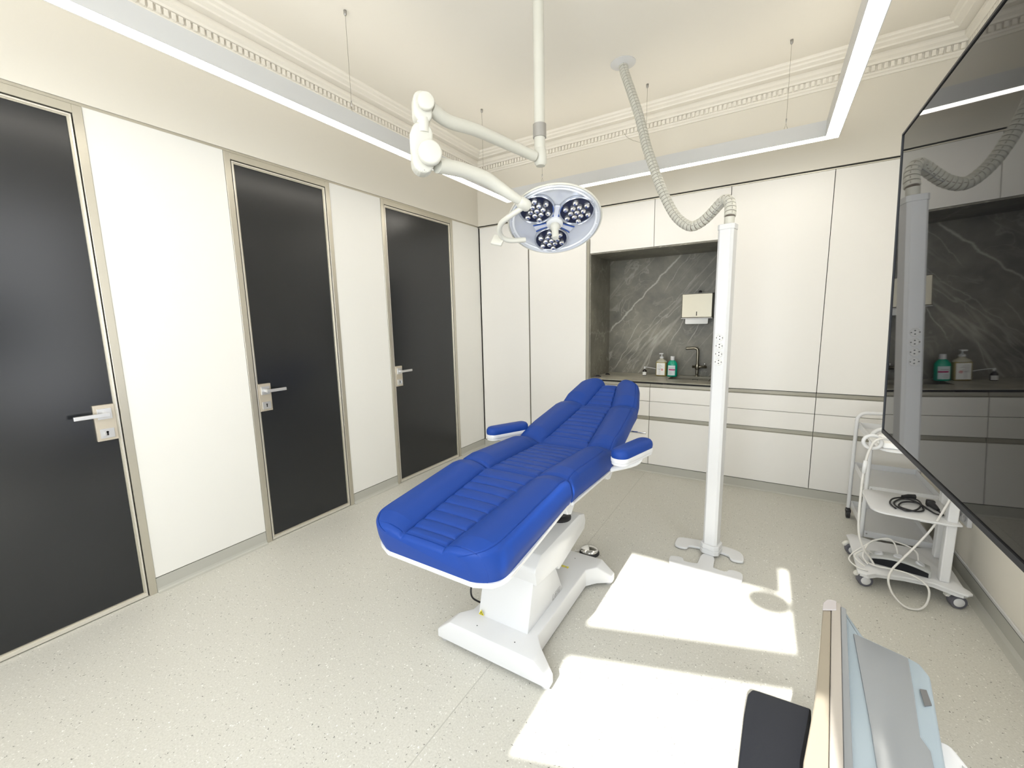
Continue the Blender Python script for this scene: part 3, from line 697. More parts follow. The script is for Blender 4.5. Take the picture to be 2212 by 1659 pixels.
def hub(bm, c, ax, r, w, bev=.012):
    m = frame_mtx(c, ax)
    lathe(bm, [(0, w), (r - bev, w), (r - bev * .3, w - bev * .3), (r, w - bev), (r, -w + bev), (r - bev * .3, -w + bev * .3), (r - bev, -w), (0, -w)], 32, m)
bm = B(); A = smoothpath([(H1.x + .01, H1.y + .03, 2.308), (1.790, 1.40, 2.296), (1.812, 1.55, 2.312), (1.845, 1.74, 2.314), (1.880, 1.86, 2.306), (PX - .008, PY - .035, 2.298)], 6)
tube(bm, A, lambda u: .0255 - .002 * u, 24); lobj('horizontal_arm', bm, M['cream'], angle=60)
# elbow: short upper housing, neck, lower spring housing with two round covers (axis faces roughly the camera)
ax = Vector((.80, -.60, 0)).normalized(); sd = Vector((.60, .80, 0))
def rr(bm, cen, w, h, r, d0, d1, bev):
    """rounded slab: sd is its width, z its height, ax its thickness"""
    pts = []
    for (sx, sz, a0) in ((1, 1, 0), (-1, 1, 90), (-1, -1, 180), (1, -1, 270)):
        for k_ in range(7):
            a = math.radians(a0 + 15 * k_); pts.append((sx * (w - r) + r * math.cos(a), sz * (h - r) + r * math.sin(a)))
    b2 = B(); prism(b2, pts, 'y', d0, d1, bev, 3)
    m = Matrix((sd, ax, Vector((0, 0, 1)))).transposed().to_4x4(); m.translation = cen
    xform(b2, m); me = bpy.data.meshes.new('t'); b2.to_mesh(me); b2.free(); bm.from_mesh(me); bpy.data.meshes.remove(me)
bm = B(); rr(bm, H1 + Vector((0, 0, -.012)) - ax * .01, .034, .054, .031, -.036, .026, .009); hub(bm, H1 + ax * .030 + sd * .008 + Vector((0, 0, -.002)), ax, .031, .010, .005); lobj('upper_joint_housing', bm, M['cream'], angle=50)
bm = B(); tube(bm, [H1 + Vector((0, 0, -.05)), H1 + Vector((0, 0, -.10))], .022, 20); lobj('joint_neck', bm, M['cream'], angle=50)
H2 = Vector((1.772, 1.265, 2.146))
bm = B(); rr(bm, H2 + Vector((0, 0, .010)) - ax * .012, .040, .090, .038, -.038, .026, .010); lobj('lower_joint_housing', bm, M['cream'], angle=50)
bm = B(); hub(bm, H2 + ax * .034 + sd * .020 + Vector((0, 0, -.016)), ax, .044, .018, .009); lobj('round_cover', bm, M['cream'], angle=50)
bm = B(); SP = smoothpath([(1.800, 1.310, 2.105), (1.824, 1.430, 2.116), (1.858, 1.545, 2.108), (1.885, 1.610, 2.085), (1.915, 1.665, 2.058), (1.937, 1.712, 2.040)], 6)
tube(bm, SP, lambda u: .029 if u < .45 else .029 - .010 * (u - .45) / .55, 24); lobj('spring_arm', bm, M['cream'], angle=60)
# swivel at the arm's end, bow and head
E0 = Vector((1.945, 1.728, 2.030))
ed = (Vector(SP[-1]) - Vector(SP[-6])).normalized()
bm = B(); m = frame_mtx(E0 - ed * .018, ed); lathe(bm, [(0, -.014), (.021, -.014), (.0265, -.006), (.0265, .034), (.022, .043), (0, .043)], 24, m); lobj('swivel', bm, M['cream'], angle=50)
bm = B(); lathe(bm, [(0, .0001), (.006, .0001), (.006, -.002)], 16, frame_mtx(E0 + Vector((.011, -.021, -.002)), (.5, -.85, 0))); lobj('screw', bm, M['navy'])
HCN = Vector((1.985, 1.96, 1.995)); HR = .297; HS_ = .776
nrm = Vector((.26, -.44, -.86)).normalized()
HM = frame_mtx(HCN, nrm, (.85, .60, 0)) @ Matrix.Scale(HS_, 4)   # local z looks out of the lamp face
hx = HM.to_3x3() @ Vector((1, 0, 0))
rimp = HCN - hx * HR + Vector((.012, -.02, -.07))
bm = B()
bow = smoothpath([(1.941, 1.727, 2.018), (1.906, 1.715, 1.998), (1.863, 1.715, 1.980), (1.816, 1.730, 1.962), (1.787, 1.760, 1.937), (1.780, 1.800, 1.915), (1.800, 1.840, 1.905), (1.85, 1.90, 1.912)], 6)
tube(bm, bow, .0125, 16); lobj('bow', bm, M['cream'], angle=60)
bm = B(); box(bm, -.030, .030, -.030, .026, -.007, .007, .005, 2); xform(bm, frame_mtx(Vector((1.752, 1.80, 1.906)), (.3, -.8, .5), (1, .35, -.35))); lobj('grip_flap', bm, M['cream'], angle=40)
# shell (white back), pale face, clear rim
bm = B(); lathe(bm, [(0, -.052), (.10, -.050), (.20, -.040), (.27, -.020), (.297, -.002), (.300, .006), (.296, .012), (.290, .010)], 64, HM); lobj('shell', bm, M['cream'], angle=60)
bm = B(); lathe(bm, [(.290, .008), (.283, .016), (.272, .012), (.262, .004), (.22, -.004), (0, -.004)], 64, HM); face_m = mat('blue_grey_face', (.60, .62, .66), .15, spec=.6, metal=.1); lobj('face', bm, face_m, angle=60)
bm = B(); lathe(bm, [(.255, .007), (.259, .013), (.266, .014), (.270, .010)], 64, HM)
for i in range(18):
    a = 2 * PI * i / 18; p = HM @ Vector((.275 * math.cos(a), .275 * math.sin(a), .015)); q = HM @ Vector((.262 * math.cos(a), .262 * math.sin(a), .012)); tube(bm, [p, q], .0016, 6)
lobj('clear_rim', bm, mat('clear_rim', (.78, .80, .83), .08, spec=.8), angle=60)
pods = []
for i, a in enumerate((38, 142, 270)):
    a = math.radians(a); c = Vector((.158 * math.cos(a), .158 * math.sin(a), 0)); rp = .112
    pm = HM @ Matrix.Translation(c)
    bm = B(); lathe(bm, [(rp, .0), (rp + .001, .014), (rp - .004, .018), (rp - .009, .014), (rp - .011, .007)], 40, pm)
    pod = lobj('lens_pod', bm, mat('pod_ring', (.45, .48, .55), .12, metal=.5) if i == 0 else bpy.data.materials['pod_ring'], angle=60)
    bm = B(); lathe(bm, [(rp - .010, .008), (.0, .008)], 40, pm); obj('backing', reloc(bm, o4), M['navy'], pod)
    # twelve faceted reflectors
    spots = [(0, 0)] + [(.039 * math.cos(k_ * PI / 3 + .3), .039 * math.sin(k_ * PI / 3 + .3)) for k_ in range(6)] + [(.074 * math.cos(k_ * PI / 3 + .3 + PI / 6), .074 * math.sin(k_ * PI / 3 + .3 + PI / 6)) for k_ in range(6)]
    for (sx_, sy_) in spots:
        bm = B(); lathe(bm, [(.0185, .009), (.0185, .013), (.0165, .024), (.011, .031), (.0, .033)], 9, pm @ Matrix.Translation((sx_, sy_, 0)))
        obj('reflector', reloc(bm, o4), M['reflector'], pod)
# blue edged spokes between the pods
for a in (90, 206, 334):
    a = math.radians(a); rm = HM @ Matrix.Rotation(a, 4, 'Z')
    bm = B(); box(bm, .045, .135, -.016, .016, .004, .012, .002, 1); xform(bm, rm); sp = lobj('spoke', bm, mat('spoke_white', (.62, .64, .72), .3) if a < 2 else bpy.data.materials['spoke_white'])
    for sgn in (-1, 1):
        bm = B(); tube(bm, smoothpath([(.05, sgn * .017, .012), (.09, sgn * .020, .012), (.135, sgn * .028, .012)], 4), .0042, 8); xform(bm, rm); obj('blue_edge', reloc(bm, o4), M['bluestripe'], sp)
bm = B(); lathe(bm, [(0, .034), (.044, .034), (.052, .028), (.054, .018), (.052, .0)], 36, HM); lobj('hub_disc', bm, M['whitegloss'], angle=40)
bm = B(); lathe(bm, [(0, .140), (.018, .139), (.0205, .132), (.022, .075), (.030, .060), (.032, .045), (.028, .034)], 28, HM); lobj('handle', bm, M['cream'], angle=40)

# ------------------------------------------------------------ treatment couch
CX = 1.94
couch = empty('treatment_couch', (1.95, 1.76, 0), 'blue upholstered treatment couch on a white pedestal in the middle of the room', 'treatment couch')
o5 = (1.95, 1.76, 0)
def cobj(name, bm, m, parent=None, **kw): return obj(name, reloc(bm, o5), m, parent or couch, **kw)
def lerp(tab, y):
    if y <= tab[0][0]: return tab[0][1]
    for (a, va), (b_, vb) in zip(tab, tab[1:]):
        if y <= b_: 
            t = (y - a) / (b_ - a); return va + (vb - va) * t
    return tab[-1][1]
def sstep(t): t = max(0, min(1, t)); return t * t * (3 - 2 * t)
def cushion(name, y0, y1, zc, pw, hw, th, bol, ribs, rib_range, r0=(.03, .03), r1=(.03, .03), corner0=0, corner1=0, ny=90, lean=0):
    """blue pad from y0 to y1.  zc, pw, hw, th, bol: tables over y of valley height, panel half width, half width, side depth, bolster height"""
    bm = B(); rings = []
    xs = []
    NS = 34
    ysamp = []
    for i in range(ny + 1):
        t = i / ny
        ysamp.append(y0 + (y1 - y0) * (t if False else (.5 - .5 * math.cos(PI * t)) * .55 + t * .45))
    ysamp += [y0 + r0[0] + v for v in (-.003, -.001, .001, .003)]
    if ribs:
        for g in ribs:
            for d in (-.008, -.004, -.0015, .0015, .004, .008): ysamp.append(g + d)
    ysamp = sorted(set(round(v, 5) for v in ysamp if y0 <= v <= y1))
    for y in ysamp:
        w = lerp(hw, y); p = lerp(pw, y); z0 = lerp(zc, y); d = lerp(th, y); bo_ = lerp(bol, y)
        e0 = y - y0; e1 = y1 - y
        if corner0 and e0 < corner0: w -= corner0 * (1 - math.sqrt(max(0, 1 - (1 - e0 / corner0) ** 2))) * .95
        if corner1 and e1 < corner1: w -= corner1 * (1 - math.sqrt(max(0, 1 - (1 - e1 / corner1) ** 2))) * .95
        drop = 0
        if e0 < r0[0]: drop = r0[1] * (1 - math.sqrt(max(0, 1 - (1 - e0 / r0[0]) ** 2)))
        if lean and abs(e0 - r0[0]) < .0015: drop += .0035
        if e1 < r1[0]: drop = max(drop, r1[1] * (1 - math.sqrt(max(0, 1 - (1 - e1 / r1[0]) ** 2))))
        inr = rib_range[0] <= y <= rib_range[1]
        endfade = min(1, max(0, min(e0 - r0[0] * .3, e1 - r1[0] * .3) / .05))
        top = []
        seam = w - .022
        xs_ = [p * v for v in (0, .12, .25, .4, .55, .7, .82, .90, .95, .98, 1.0)] + [p + v for v in (.003, .006, .010)] + [p + .012 + (seam - .008 - p - .012) * v / 12 for v in range(0, 13)] + [seam - .004, seam - .002, seam, seam + .002, seam + .004] + [seam + .006 + .016 * v / 6 for v in range(0, 7)]
        for x in xs_:
            if x <= p:
                q = x / p; z = z0 + .0035 * (1 - q ** 4)
                if inr and ribs and q < .96:
                    dy = min(abs(y - g) for g in ribs); z -= .0055 * math.exp(-(dy / .0032) ** 2) - .003 * sstep(dy / .02)
                if q > .93: z -= .005 * (q - .93) / .07 * (1 if inr else .4)
            else:
                q = (x - p) / (w - p)
                hmp = math.sin(PI * min(1, q * .78) ** .8)
                z = z0 - .004 * math.exp(-((x - p) / .006) ** 2) + bo_ * hmp
                if x > seam:
                    s_ = (x - seam) / .022; z -= .020 * (1 - math.sqrt(max(0, 1 - s_ * s_)))
                if abs(x - seam) < .001: z -= .0035
                elif abs(x - seam) < .003: z -= .0012
            top.append((x, z - drop))
        zedge = top[-1][1]; zb_ = z0 + bo_ * .35 - d
        side = []
        for k_ in range(1, 6):
            u = k_ / 5; zz = zedge + (zb_ - zedge) * u
            side.append((w + .006 * math.sin(PI * u) - .012 * max(0, u - .6), min(zz, zedge)))
        half = top + side
        ring = [(-x, z) for x, z in half[::-1]][:-1] + half
        yy = y
        vs = []
        ztop = max(z for x, z in half)
        for x, z in ring:
            fy = y + lean * max(0, (ztop - z)) / .12 * max(0, 1 - e0 / .12)
            vs.append(bm.verts.new((CX + x, fy, z)))
        rings.append(vs)
    for a, b_ in zip(rings, rings[1:]):
        for i in range(len(a) - 1): bm.faces.new((a[i], a[i + 1], b_[i + 1], b_[i]))
        bm.faces.new((a[-1], a[0], b_[0], b_[-1]))
    bm.faces.new(rings[0]); bm.faces.new(rings[-1][::-1])
    return cobj(name, bm, M['vinyl'], angle=60)
def rows(a, b_, n): return [a + (b_ - a) * i / n for i in range(n + 1)]
cushion('foot_cushion', .966, 1.572, [(.95, .752), (1.56, .815)], [(.95, .094), (1.56, .136)], [(.966, .284), (1.10, .294), (1.58, .305)], [(.95, .118), (1.57, .098)],
        [(.95, .016), (1.04, .036), (1.50, .040), (1.572, .024)], rows(1.035, 1.545, 8)[:-1], (1.0, 1.54), (.020, .016), (.022, .020), .10, .012, lean=.040)
cushion('seat_cushion', 1.578, 2.135, [(1.56, .812), (2.10, .792), (2.2, .792)], [(1.56, .128), (2.14, .145)], [(1.578, .305), (2.13, .305)], [(1.57, .098), (2.14, .105)],
        [(1.578, .026), (1.66, .045), (2.05, .045), (2.135, .026)], rows(1.60, 2.08, 8), (1.59, 2.10), (.022, .020), (.035, .026), .012, .02)
cushion('back_cushion', 2.140, 2.715, [(2.14, .780), (2.20, .800), (2.64, .902), (2.72, .920)], [(2.14, .140), (2.70, .098)], [(2.14, .302), (2.35, .300), (2.715, .275)], [(2.14, .09), (2.72, .085)],
        [(2.14, .030), (2.24, .050), (2.62, .045), (2.715, .022)], rows(2.235, 2.615, 7), (2.21, 2.66), (.035, .030), (.025, .022), .02, .012)
cushion('head_cushion', 2.712, 3.030, [(2.70, .895), (2.96, 1.012), (3.04, 1.03)], [(2.71, .096), (3.03, .045)], [(2.71, .270), (2.80, .262), (2.95, .225), (3.03, .19)], [(2.71, .075), (3.03, .07)],
        [(2.712, .030), (2.80, .055), (3.03, .052)], rows(2.755, 2.955, 4), (2.73, 2.96), (.028, .026), (.05, .030), .015, .09)
# white trays under the pads
def tray(name, y0, y1, zf, hw, th, c0=0, c1=0, inset=.004):
    bm = B(); rings = []; n = 24
    for i in range(n + 1):
        y = y0 + (y1 - y0) * i / n; w = hw
        if c0 and y - y0 < c0: w -= c0 * (1 - math.sqrt(max(0, 1 - (1 - (y - y0) / c0) ** 2))) * .95
        if c1 and y1 - y < c1: w -= c1 * (1 - math.sqrt(max(0, 1 - (1 - (y1 - y) / c1) ** 2))) * .95
        z = zf(y); rings.append([bm.verts.new((CX + sx * w_, y, zz)) for sx, w_, zz in ((-1, w, z), (1, w, z), (1, w - .004, z - th), (-1, w - .004, z - th))])
    for a, b_ in zip(rings, rings[1:]):
        for i in range(4): bm.faces.new((a[i], a[(i + 1) % 4], b_[(i + 1) % 4], b_[i]))
    bm.faces.new(rings[0][::-1]); bm.faces.new(rings[-1])
    return cobj(name, bm, M['white'], angle=40)
tray('foot_tray', 1.000, 1.575, lambda y: lerp([(.95, .648), (1.57, .731)], y), .300, .018, .10, .0)
tray('seat_tray', 1.585, 2.16, lambda y: lerp([(1.58, .726), (2.14, .704)], y), .308, .015)
tray('back_tray', 2.165, 2.71, lambda y: lerp([(2.16, .712), (2.70, .835)], y), .262, .012, .02, .02)
tray('head_tray', 2.73, 2.99, lambda y: lerp([(2.72, .842), (3.0, .955)], y), .205, .010, .0, .06)
bm = B(); box(bm, 1.72, 2.16, 1.62, 2.16, .642, .690, .006, 2); box(bm, 1.80, 2.08, 1.70, 2.02, .575, .645, .006, 2); cobj('lift_frame', bm, M['white'])
for sx in (-1, 1):
    bm = B(); prism(bm, [(1.58, .700), (1.70, .700), (1.68, .675), (1.64, .640), (1.60, .655)], 'x', CX + sx * .262 - .012, CX + sx * .262 + .012, .003, 2); cobj('hinge_bracket', bm, M['whitegloss'])
    bm = B(); prism(bm, [(2.06, .685), (2.22, .685), (2.20, .655), (2.16, .630), (2.12, .640)], 'x', CX + sx * .27 - .012, CX + sx * .27 + .012, .003, 2); cobj('hinge_bracket', bm, M['whitegloss'])
bm = B(); lathe(bm, [(.0, .45), (.062, .45), (.062, .465), (.052, .472), (.058, .485), (.050, .495), (.056, .51), (.048, .52), (.052, .575), (0, .575)], 28, Matrix.Translation((2.02, 1.93, 0))); cobj('bellows', bm, M['rubber'], angle=40)
bm = B(); lathe(bm, [(.0, .45), (.062, .45), (.062, .465), (.052, .472), (.052, .575), (0, .575)], 28, Matrix.Translation((1.87, 1.75, 0))); cobj('bellows', bm, M['rubber'], angle=40)
# pedestal
low_p = [(1.452, .118), (1.500, .300), (1.535, .430), (1.70, .43), (1.742, .290), (1.830, .118)]
bm = B(); prism(bm, low_p, 'x', 1.815, 2.085, .005, 2); cobj('pedestal_lower', bm, M['white'], angle=30)
up_p = [(1.512, .322), (1.498, .392), (1.508, .412), (1.560, .450), (2.010, .455), (2.085, .430), (2.105, .385), (2.085, .340), (1.748, .275), (1.735, .30)]
bm = B(); prism(bm, up_p, 'x', 1.800, 2.102, .006, 2); cobj('pedestal_cover', bm, M['whitegloss'], angle=30)
# H shaped base
bm = B(); bcx = 1.95
cells = []
def cell(pts): cells.append(pts)
Zt, Ze = .120, .058
F0, F1 = 1.335, 1.452; K0, K1 = 2.060, 2.190
g = {}
def V(x, y, z):
    k_ = (round(x, 4), round(y, 4), z)
    if k_ not in g: g[k_] = bm.verts.new((bcx + x, y, z))
    return g[k_]
tops = []
BW = .178; FI = .222; FO = .296
tops.append([(-BW, F0), (BW, F0), (BW, F1 + .02), (BW, K0 - .02), (BW, K1), (-BW, K1), (-BW, K0 - .02), (-BW, F1 + .02)])
for s in (-1, 1):
    tops.append([(s * BW, F0), (s * FI, F0), (s * FI, F1 - .035), (s * BW, F1 + .02)]); tops.append([(s * FI, F0), (s * FO, F0), (s * FO, F0 + .045), (s * FI, F1 - .035)])
    tops.append([(s * BW, K1), (s * FI, K1), (s * FI, K0 + .035), (s * BW, K0 - .02)]); tops.append([(s * FI, K1), (s * FO, K1), (s * FO, K1 - .045), (s * FI, K0 + .035)])
def zt_(x): return Zt if abs(x) < FI + .001 else Ze
fs = []
edges = {}
for poly in tops:
    f = bm.faces.new([V(x, y, zt_(x)) for x, y in poly]); fs.append(f)
bmesh.ops.recalc_face_normals(bm, faces=fs)
bnd = [e_ for e_ in bm.edges if len(e_.link_faces) == 1]
ret = bmesh.ops.extrude_edge_only(bm, edges=bnd)
nv = [v for v in ret['geom'] if isinstance(v, bmesh.types.BMVert)]
for v in nv: v.co.z = .022
be = [e_ for e_ in bm.edges if len(e_.link_faces) == 1]
bmesh.ops.contextual_create(bm, geom=be)
bmesh.ops.recalc_face_normals(bm, faces=bm.faces[:])
es = [e_ for e_ in bm.edges if len(e_.link_faces) == 2 and e_.calc_face_angle(0) > math.radians(20) and max(v.co.z for v in e_.verts) > .03]
bmesh.ops.bevel(bm, geom=es, offset=.006, segments=3, affect='EDGES', profile=.5)
cobj('base', bm, M['white'], angle=35)
for (x, y) in ((-.268, 1.362), (.268, 1.362), (-.268, 2.163), (.268, 2.163)):
    bm = B(); lathe(bm, [(0, 0.0005), (.017, .0005), (.019, .004), (.019, .024), (0, .024)], 20, Matrix.Translation((bcx + x, y, 0))); cobj('foot_pad', bm, M['grey'], angle=40)
for i, (x, y, z) in enumerate([(1.855, 1.385, .1203), (2.058, 1.385, .1203), (2.03, 2.12, .1203), (1.95, 1.64, .452), (2.05, 1.92, .4535)]):
    bm = B(); lathe(bm, [(0, .0007), (.0025, .0007), (.003, 0)], 10, Matrix.Translation((x, y, z))); cobj('screw', bm, M['dark'])
# warning triangle and yellow strip
bm = B(); yq = lambda z: 1.452 + (z - .118) * (.048 / .182)
z0_ = .128
prism(bm, [(1.822, z0_), (1.852, z0_), (1.837, z0_ + .027)], 'y', 1.4438, 1.4448); st = cobj('warning_sticker', bm, M['yellow']); 
bm = B(); prism(bm, [(1.8275, z0_ + .003), (1.8465, z0_ + .003), (1.837, z0_ + .0205)], 'y', 1.4430, 1.4437); b9 = cobj('symbol', bm, M['dark'], st)
bm = B(); prism(bm, [(1.8312, z0_ + .0052), (1.8428, z0_ + .0052), (1.837, z0_ + .0158)], 'y', 1.4424, 1.4429); cobj('symbol', bm, M['yellow'], st)
bm = B(); prism(bm, [(1.8365, z0_ + .0065), (1.8375, z0_ + .0065), (1.8382, z0_ + .0122), (1.8358, z0_ + .0122)], 'y', 1.4418, 1.4423); cobj('symbol', bm, M['dark'], st)
bm = B(); box(bm, 1.965, 2.035, 2.005, 2.022, .1201, .1207); st = cobj('warning_sticker', bm, M['yellow'])
bm = B(); prism(bm, [(2.012, 2.007), (2.028, 2.007), (2.020, 2.020)], 'z', .1208, .1210)
for i in range(3): box(bm, 1.97, 2.0, 2.008 + i * .0045, 2.0095 + i * .0045, .1208, .1210)
cobj('symbol', bm, M['print'], st)
# maker's lettering on the pedestal side
def text(name, body, size, m, parent, mtx, extr=.0004):
    c = bpy.data.curves.new(name, 'FONT'); c.body = body; c.size = size; c.extrude = extr; c.shear = .25
    o = bpy.data.objects.new(name, c); COL.objects.link(o); c.materials.append(m); o.parent = parent
    me = bpy.data.meshes.new_from_object(o); bpy.data.objects.remove(o)
    o = bpy.data.objects.new(name, me); COL.objects.link(o); o.parent = parent; o.matrix_local = mtx; return o
tm = Matrix(((0, 0, 1), (1, 0, 0), (0, 1, 0))).to_4x4(); tm.translation = (2.0856 - o5[0], 1.700 - o5[1], .128 - o5[2])
text('lettering', 'Lemi', .045, M['print'], couch, tm)
bm = B(); box(bm, 2.0855, 2.0862, 1.730, 1.792, .1545, .1565); cobj('lettering_line', bm, M['print'])
# armrests
def stadium(l, w, n=10, taper=1.0):
    pts = []
    for k_ in range(n + 1): a = -PI / 2 + PI * k_ / n; pts.append((w * math.cos(a) * 0 + w * math.cos(a) + 0, w * math.sin(a)))
    return pts
def armrest(cx, cy, z, ang, L_, Wd, side):
    m = Matrix.Translation((cx, cy, z)) @ Matrix.Rotation(ang, 4, 'Z')
    a = empty('armrest', parent=None) if False else None
    def out(s, l=L_, w=Wd):
        p = []
        for k_ in range(13): t = -PI + PI * k_ / 12; p.append((w * s * math.cos(t), -l / 2 + w + w * s * math.sin(t)))
        for k_ in range(13): t = PI * k_ / 12; p.append((w * s * math.cos(t), l / 2 - w + w * s * math.sin(t)))
        return p
    bm = B(); prev = None
    for s, zz in ((.96, .0), (1.0, .008), (1.0, .018), (.94, .030), (.80, .039), (.55, .044), (.2, .046)):
        r_ = [bm.verts.new((x, y, zz)) for x, y in out(s)]
        if prev: 
            for i in range(len(r_)): bm.faces.new((prev[i], prev[(i + 1) % len(r_)], r_[(i + 1) % len(r_)], r_[i]))
        else: bm.faces.new(r_[::-1])
        prev = r_
    bm.faces.new(prev); xform(bm, m); pad = cobj('armrest_pad', bm, M['vinyl'], angle=60)
    bm = B(); prism(bm, out(1.03), 'z', -.022, .0005, .004, 2); prism(bm, out(.95), 'z', -.036, -.022, .003, 1); xform(bm, m); cobj('armrest_tray', bm, M['whitegloss'], angle=35)
    bm = B(); p0 = m @ Vector((0, L_ * .28, -.03)); tube(bm, smoothpath([p0, p0 + Vector((-side * .03, .0, -.06)), (CX + side * .25, cy + .06, .69)], 5), .014, 12); cobj('armrest_bracket', bm, M['white'], angle=50)
armrest(2.375, 2.035, .846, math.radians(-14), .315, .046, 1)
armrest(1.572, 2.135, .832, math.radians(-26), .29, .046, -1)
bm = B(); tube(bm, [(2.16, 2.62, .79), (2.262, 2.62, .79)], .006, 10); tube(bm, [(2.262, 2.62, .79), (2.30, 2.62, .792)], lambda u: .008 + .008 * math.sin(PI * min(1, u * 1.1)), 12); cobj('release_knob', bm, M['chrome'], angle=50)
# black power lead dropping behind the pedestal
bm = B(); tube(bm, smoothpath([(1.86, 1.55, .44), (1.80, 1.47, .36), (1.79, 1.46, .30), (1.76, 1.47, .22), (1.745, 1.50, .15), (1.765, 1.54, .105)], 6), .0045, 8)
tube(bm, [(1.795, 1.462, .31), (1.775, 1.465, .27)], .009, 10); cobj('power_lead', bm, M['rubber'], angle=50)

# foot switch
e = empty('foot_switch', (2.010, 2.405, 0), 'round chrome foot switch on the floor behind the couch base', 'foot switch')
bm = B(); lathe(bm, [(0, .001), (.060, .001), (.064, .004), (.064, .012), (.056, .022), (0, .022)], 36); obj('base', bm, M['rubber'], e, angle=40)
bm = B(); lathe(bm, [(.056, .021), (.058, .026), (.050, .034), (.030, .039), (0, .041)], 36); obj('pedal', bm, M['chrome'], e, smooth=True)
bm = B(); tube(bm, smoothpath([(-.055, -.02, .014), (-.09, -.05, .012), (-.12, -.12, .008), (-.10, -.20, .008)], 6), .0045, 8); obj('cable', bm, M['cable'], e, smooth=True)

# ------------------------------------------------------------ wall screen on its arm (glossy, tilted slightly)
nv_ = Vector((math.cos(.032) * math.cos(.008), math.cos(.032) * math.sin(.008), math.sin(.032)))
tv = empty('wall_screen', (3.16, .565, 1.54), 'large glossy black flat screen at the right edge, reflecting the room', 'television')
yv = Vector((-math.sin(.008), math.cos(.008), 0)); zv = nv_.cross(yv)
TM = Matrix((nv_, yv, zv)).transposed().to_4x4()
c_ = Vector((3.113, .565, 1.547)); dd = 3.169 - nv_.dot(c_); c_ += nv_ * dd
TM.translation = c_ - Vector(tv.location)
Wt, Ht = .466, .2640
bm = B(); box(bm, .0004, .0102, -Wt, Wt, -Ht, Ht); xform(bm, TM); obj('screen', bm, M['screen'], tv)
bm = B()
for (a, b_, c, d) in ((-Wt - .003, Wt + .003, Ht, Ht + .003), (-Wt - .003, Wt + .003, -Ht - .007, -Ht), (-Wt - .003, -Wt, -Ht, Ht), (Wt, Wt + .003, -Ht, Ht)): box(bm, -.0012, .0105, a, b_, c, d)
xform(bm, TM); obj('bezel', bm, M['black'], tv)
bm = B(); box(bm, .0106, .034, -Wt + .03, Wt - .03, -Ht + .012, Ht - .02, .004, 2); box(bm, .0342, .060, -Wt + .16, Wt - .16, -Ht + .02, .10, .008, 2); xform(bm, TM); obj('back_cover', bm, M['black'], tv)
bm = B(); o6 = tv.location
box(bm, 3.19, 3.215, .47, .67, 1.44, 1.64, .003, 1); box(bm, 3.215, 3.60, .555, .585, 1.51, 1.57, .004, 1); box(bm, 3.585, 3.925, .555, .585, 1.51, 1.57, .004, 1); box(bm, 3.925, XR - .001, .50, .64, 1.42, 1.66, .003, 1)
reloc(bm, o6); obj('wall_arm', bm, M['black'], tv)
# sockets on the right wall near the trolleys
e = empty('wall_socket', (XR - .002, 3.235, .36), 'white double socket low on the right wall beside the trolleys', 'socket')
bm = B(); box(bm, -.020, .001, -.075, .075, -.04, .04, .004, 2); obj('plate', bm, M['whitegloss'], e)
for y_ in (-.036, .036):
    bm = B(); lathe(bm, [(0, .001), (.018, .001), (.021, .006)], 24, Matrix.Translation((-.021, y_, 0)) @ Matrix.Rotation(-PI / 2, 4, 'Y')); obj('socket_face', bm, M['grey'], e)

# ------------------------------------------------------------ shelf trolley in the corner
TX0, TX1, TY0, TY1 = 3.512, 3.872, 3.315, 3.830
e = empty('shelf_trolley', ((TX0 + TX1) / 2, (TY0 + TY1) / 2, 0), 'white tubular three shelf trolley with black castors in the back right corner', 'trolley')
o7 = tuple(e.location)
for y_ in (TY0, TY1):
    bm = B(); r_ = .012
    pts = [(TX0, y_, .075), (TX0, y_, .40), (TX0, y_, .74)] + [(TX0 + .06 - .06 * math.cos(a), y_, .745 + .06 * math.sin(a)) for a in [PI / 2 * i / 6 for i in range(1, 7)]] + \
          [(TX1 - .06 + .06 * math.sin(a), y_, .745 + .06 * math.cos(a)) for a in [PI / 2 * i / 6 for i in range(0, 7)]] + [(TX1, y_, .40), (TX1, y_, .075)]
    tube(bm, pts, r_, 14); reloc(bm, o7); obj('end_frame', bm, M['white'], e, angle=50)
for z_ in (.10, .40, .70):
    bm = B(); a, b_, c, d = TX0 + .013, TX1 - .013, TY0 - .002, TY1 + .002
    box(bm, a, b_, c, d, z_ - .012, z_ - .008)
    for q in ((a, a + .003, c, d), (b_ - .003, b_, c, d), (a + .003, b_ - .003, c, c + .003), (a + .003, b_ - .003, d - .003, d)): box(bm, *q, z_ - .008, z_ + .030)
    reloc(bm, o7); s_ = obj('shelf', bm, M['white'], e)
    for (x_, y_) in ((a, c), (b_, c), (a, d), (b_, d)):
        bm = B(); sg = -1 if y_ == c else 1; xx = x_ + (.012 if x_ == a else -.012)
        lathe(bm, [(0, .003), (.004, .002), (.005, 0)], 12, Matrix.Translation((xx, y_, z_ + .012)) @ Matrix.Rotation(sg * -PI / 2, 4, 'X')); reloc(bm, o7); obj('bolt', bm, M['greymetal'], s_)
for (x_, y_) in ((TX0, TY0), (TX1, TY0), (TX0, TY1), (TX1, TY1)):
    bm = B(); tube(bm, [(x_ - .011, y_ - .012, .031), (x_ + .011, y_ - .012, .031)], .0305, 20)
    box(bm, x_ - .016, x_ + .016, y_ - .03, y_ + .018, .036, .070, .008, 2); tube(bm, [(x_, y_, .06), (x_, y_, .09)], .006, 8)
    reloc(bm, o7); obj('castor', bm, M['rubber'], e, angle=40)

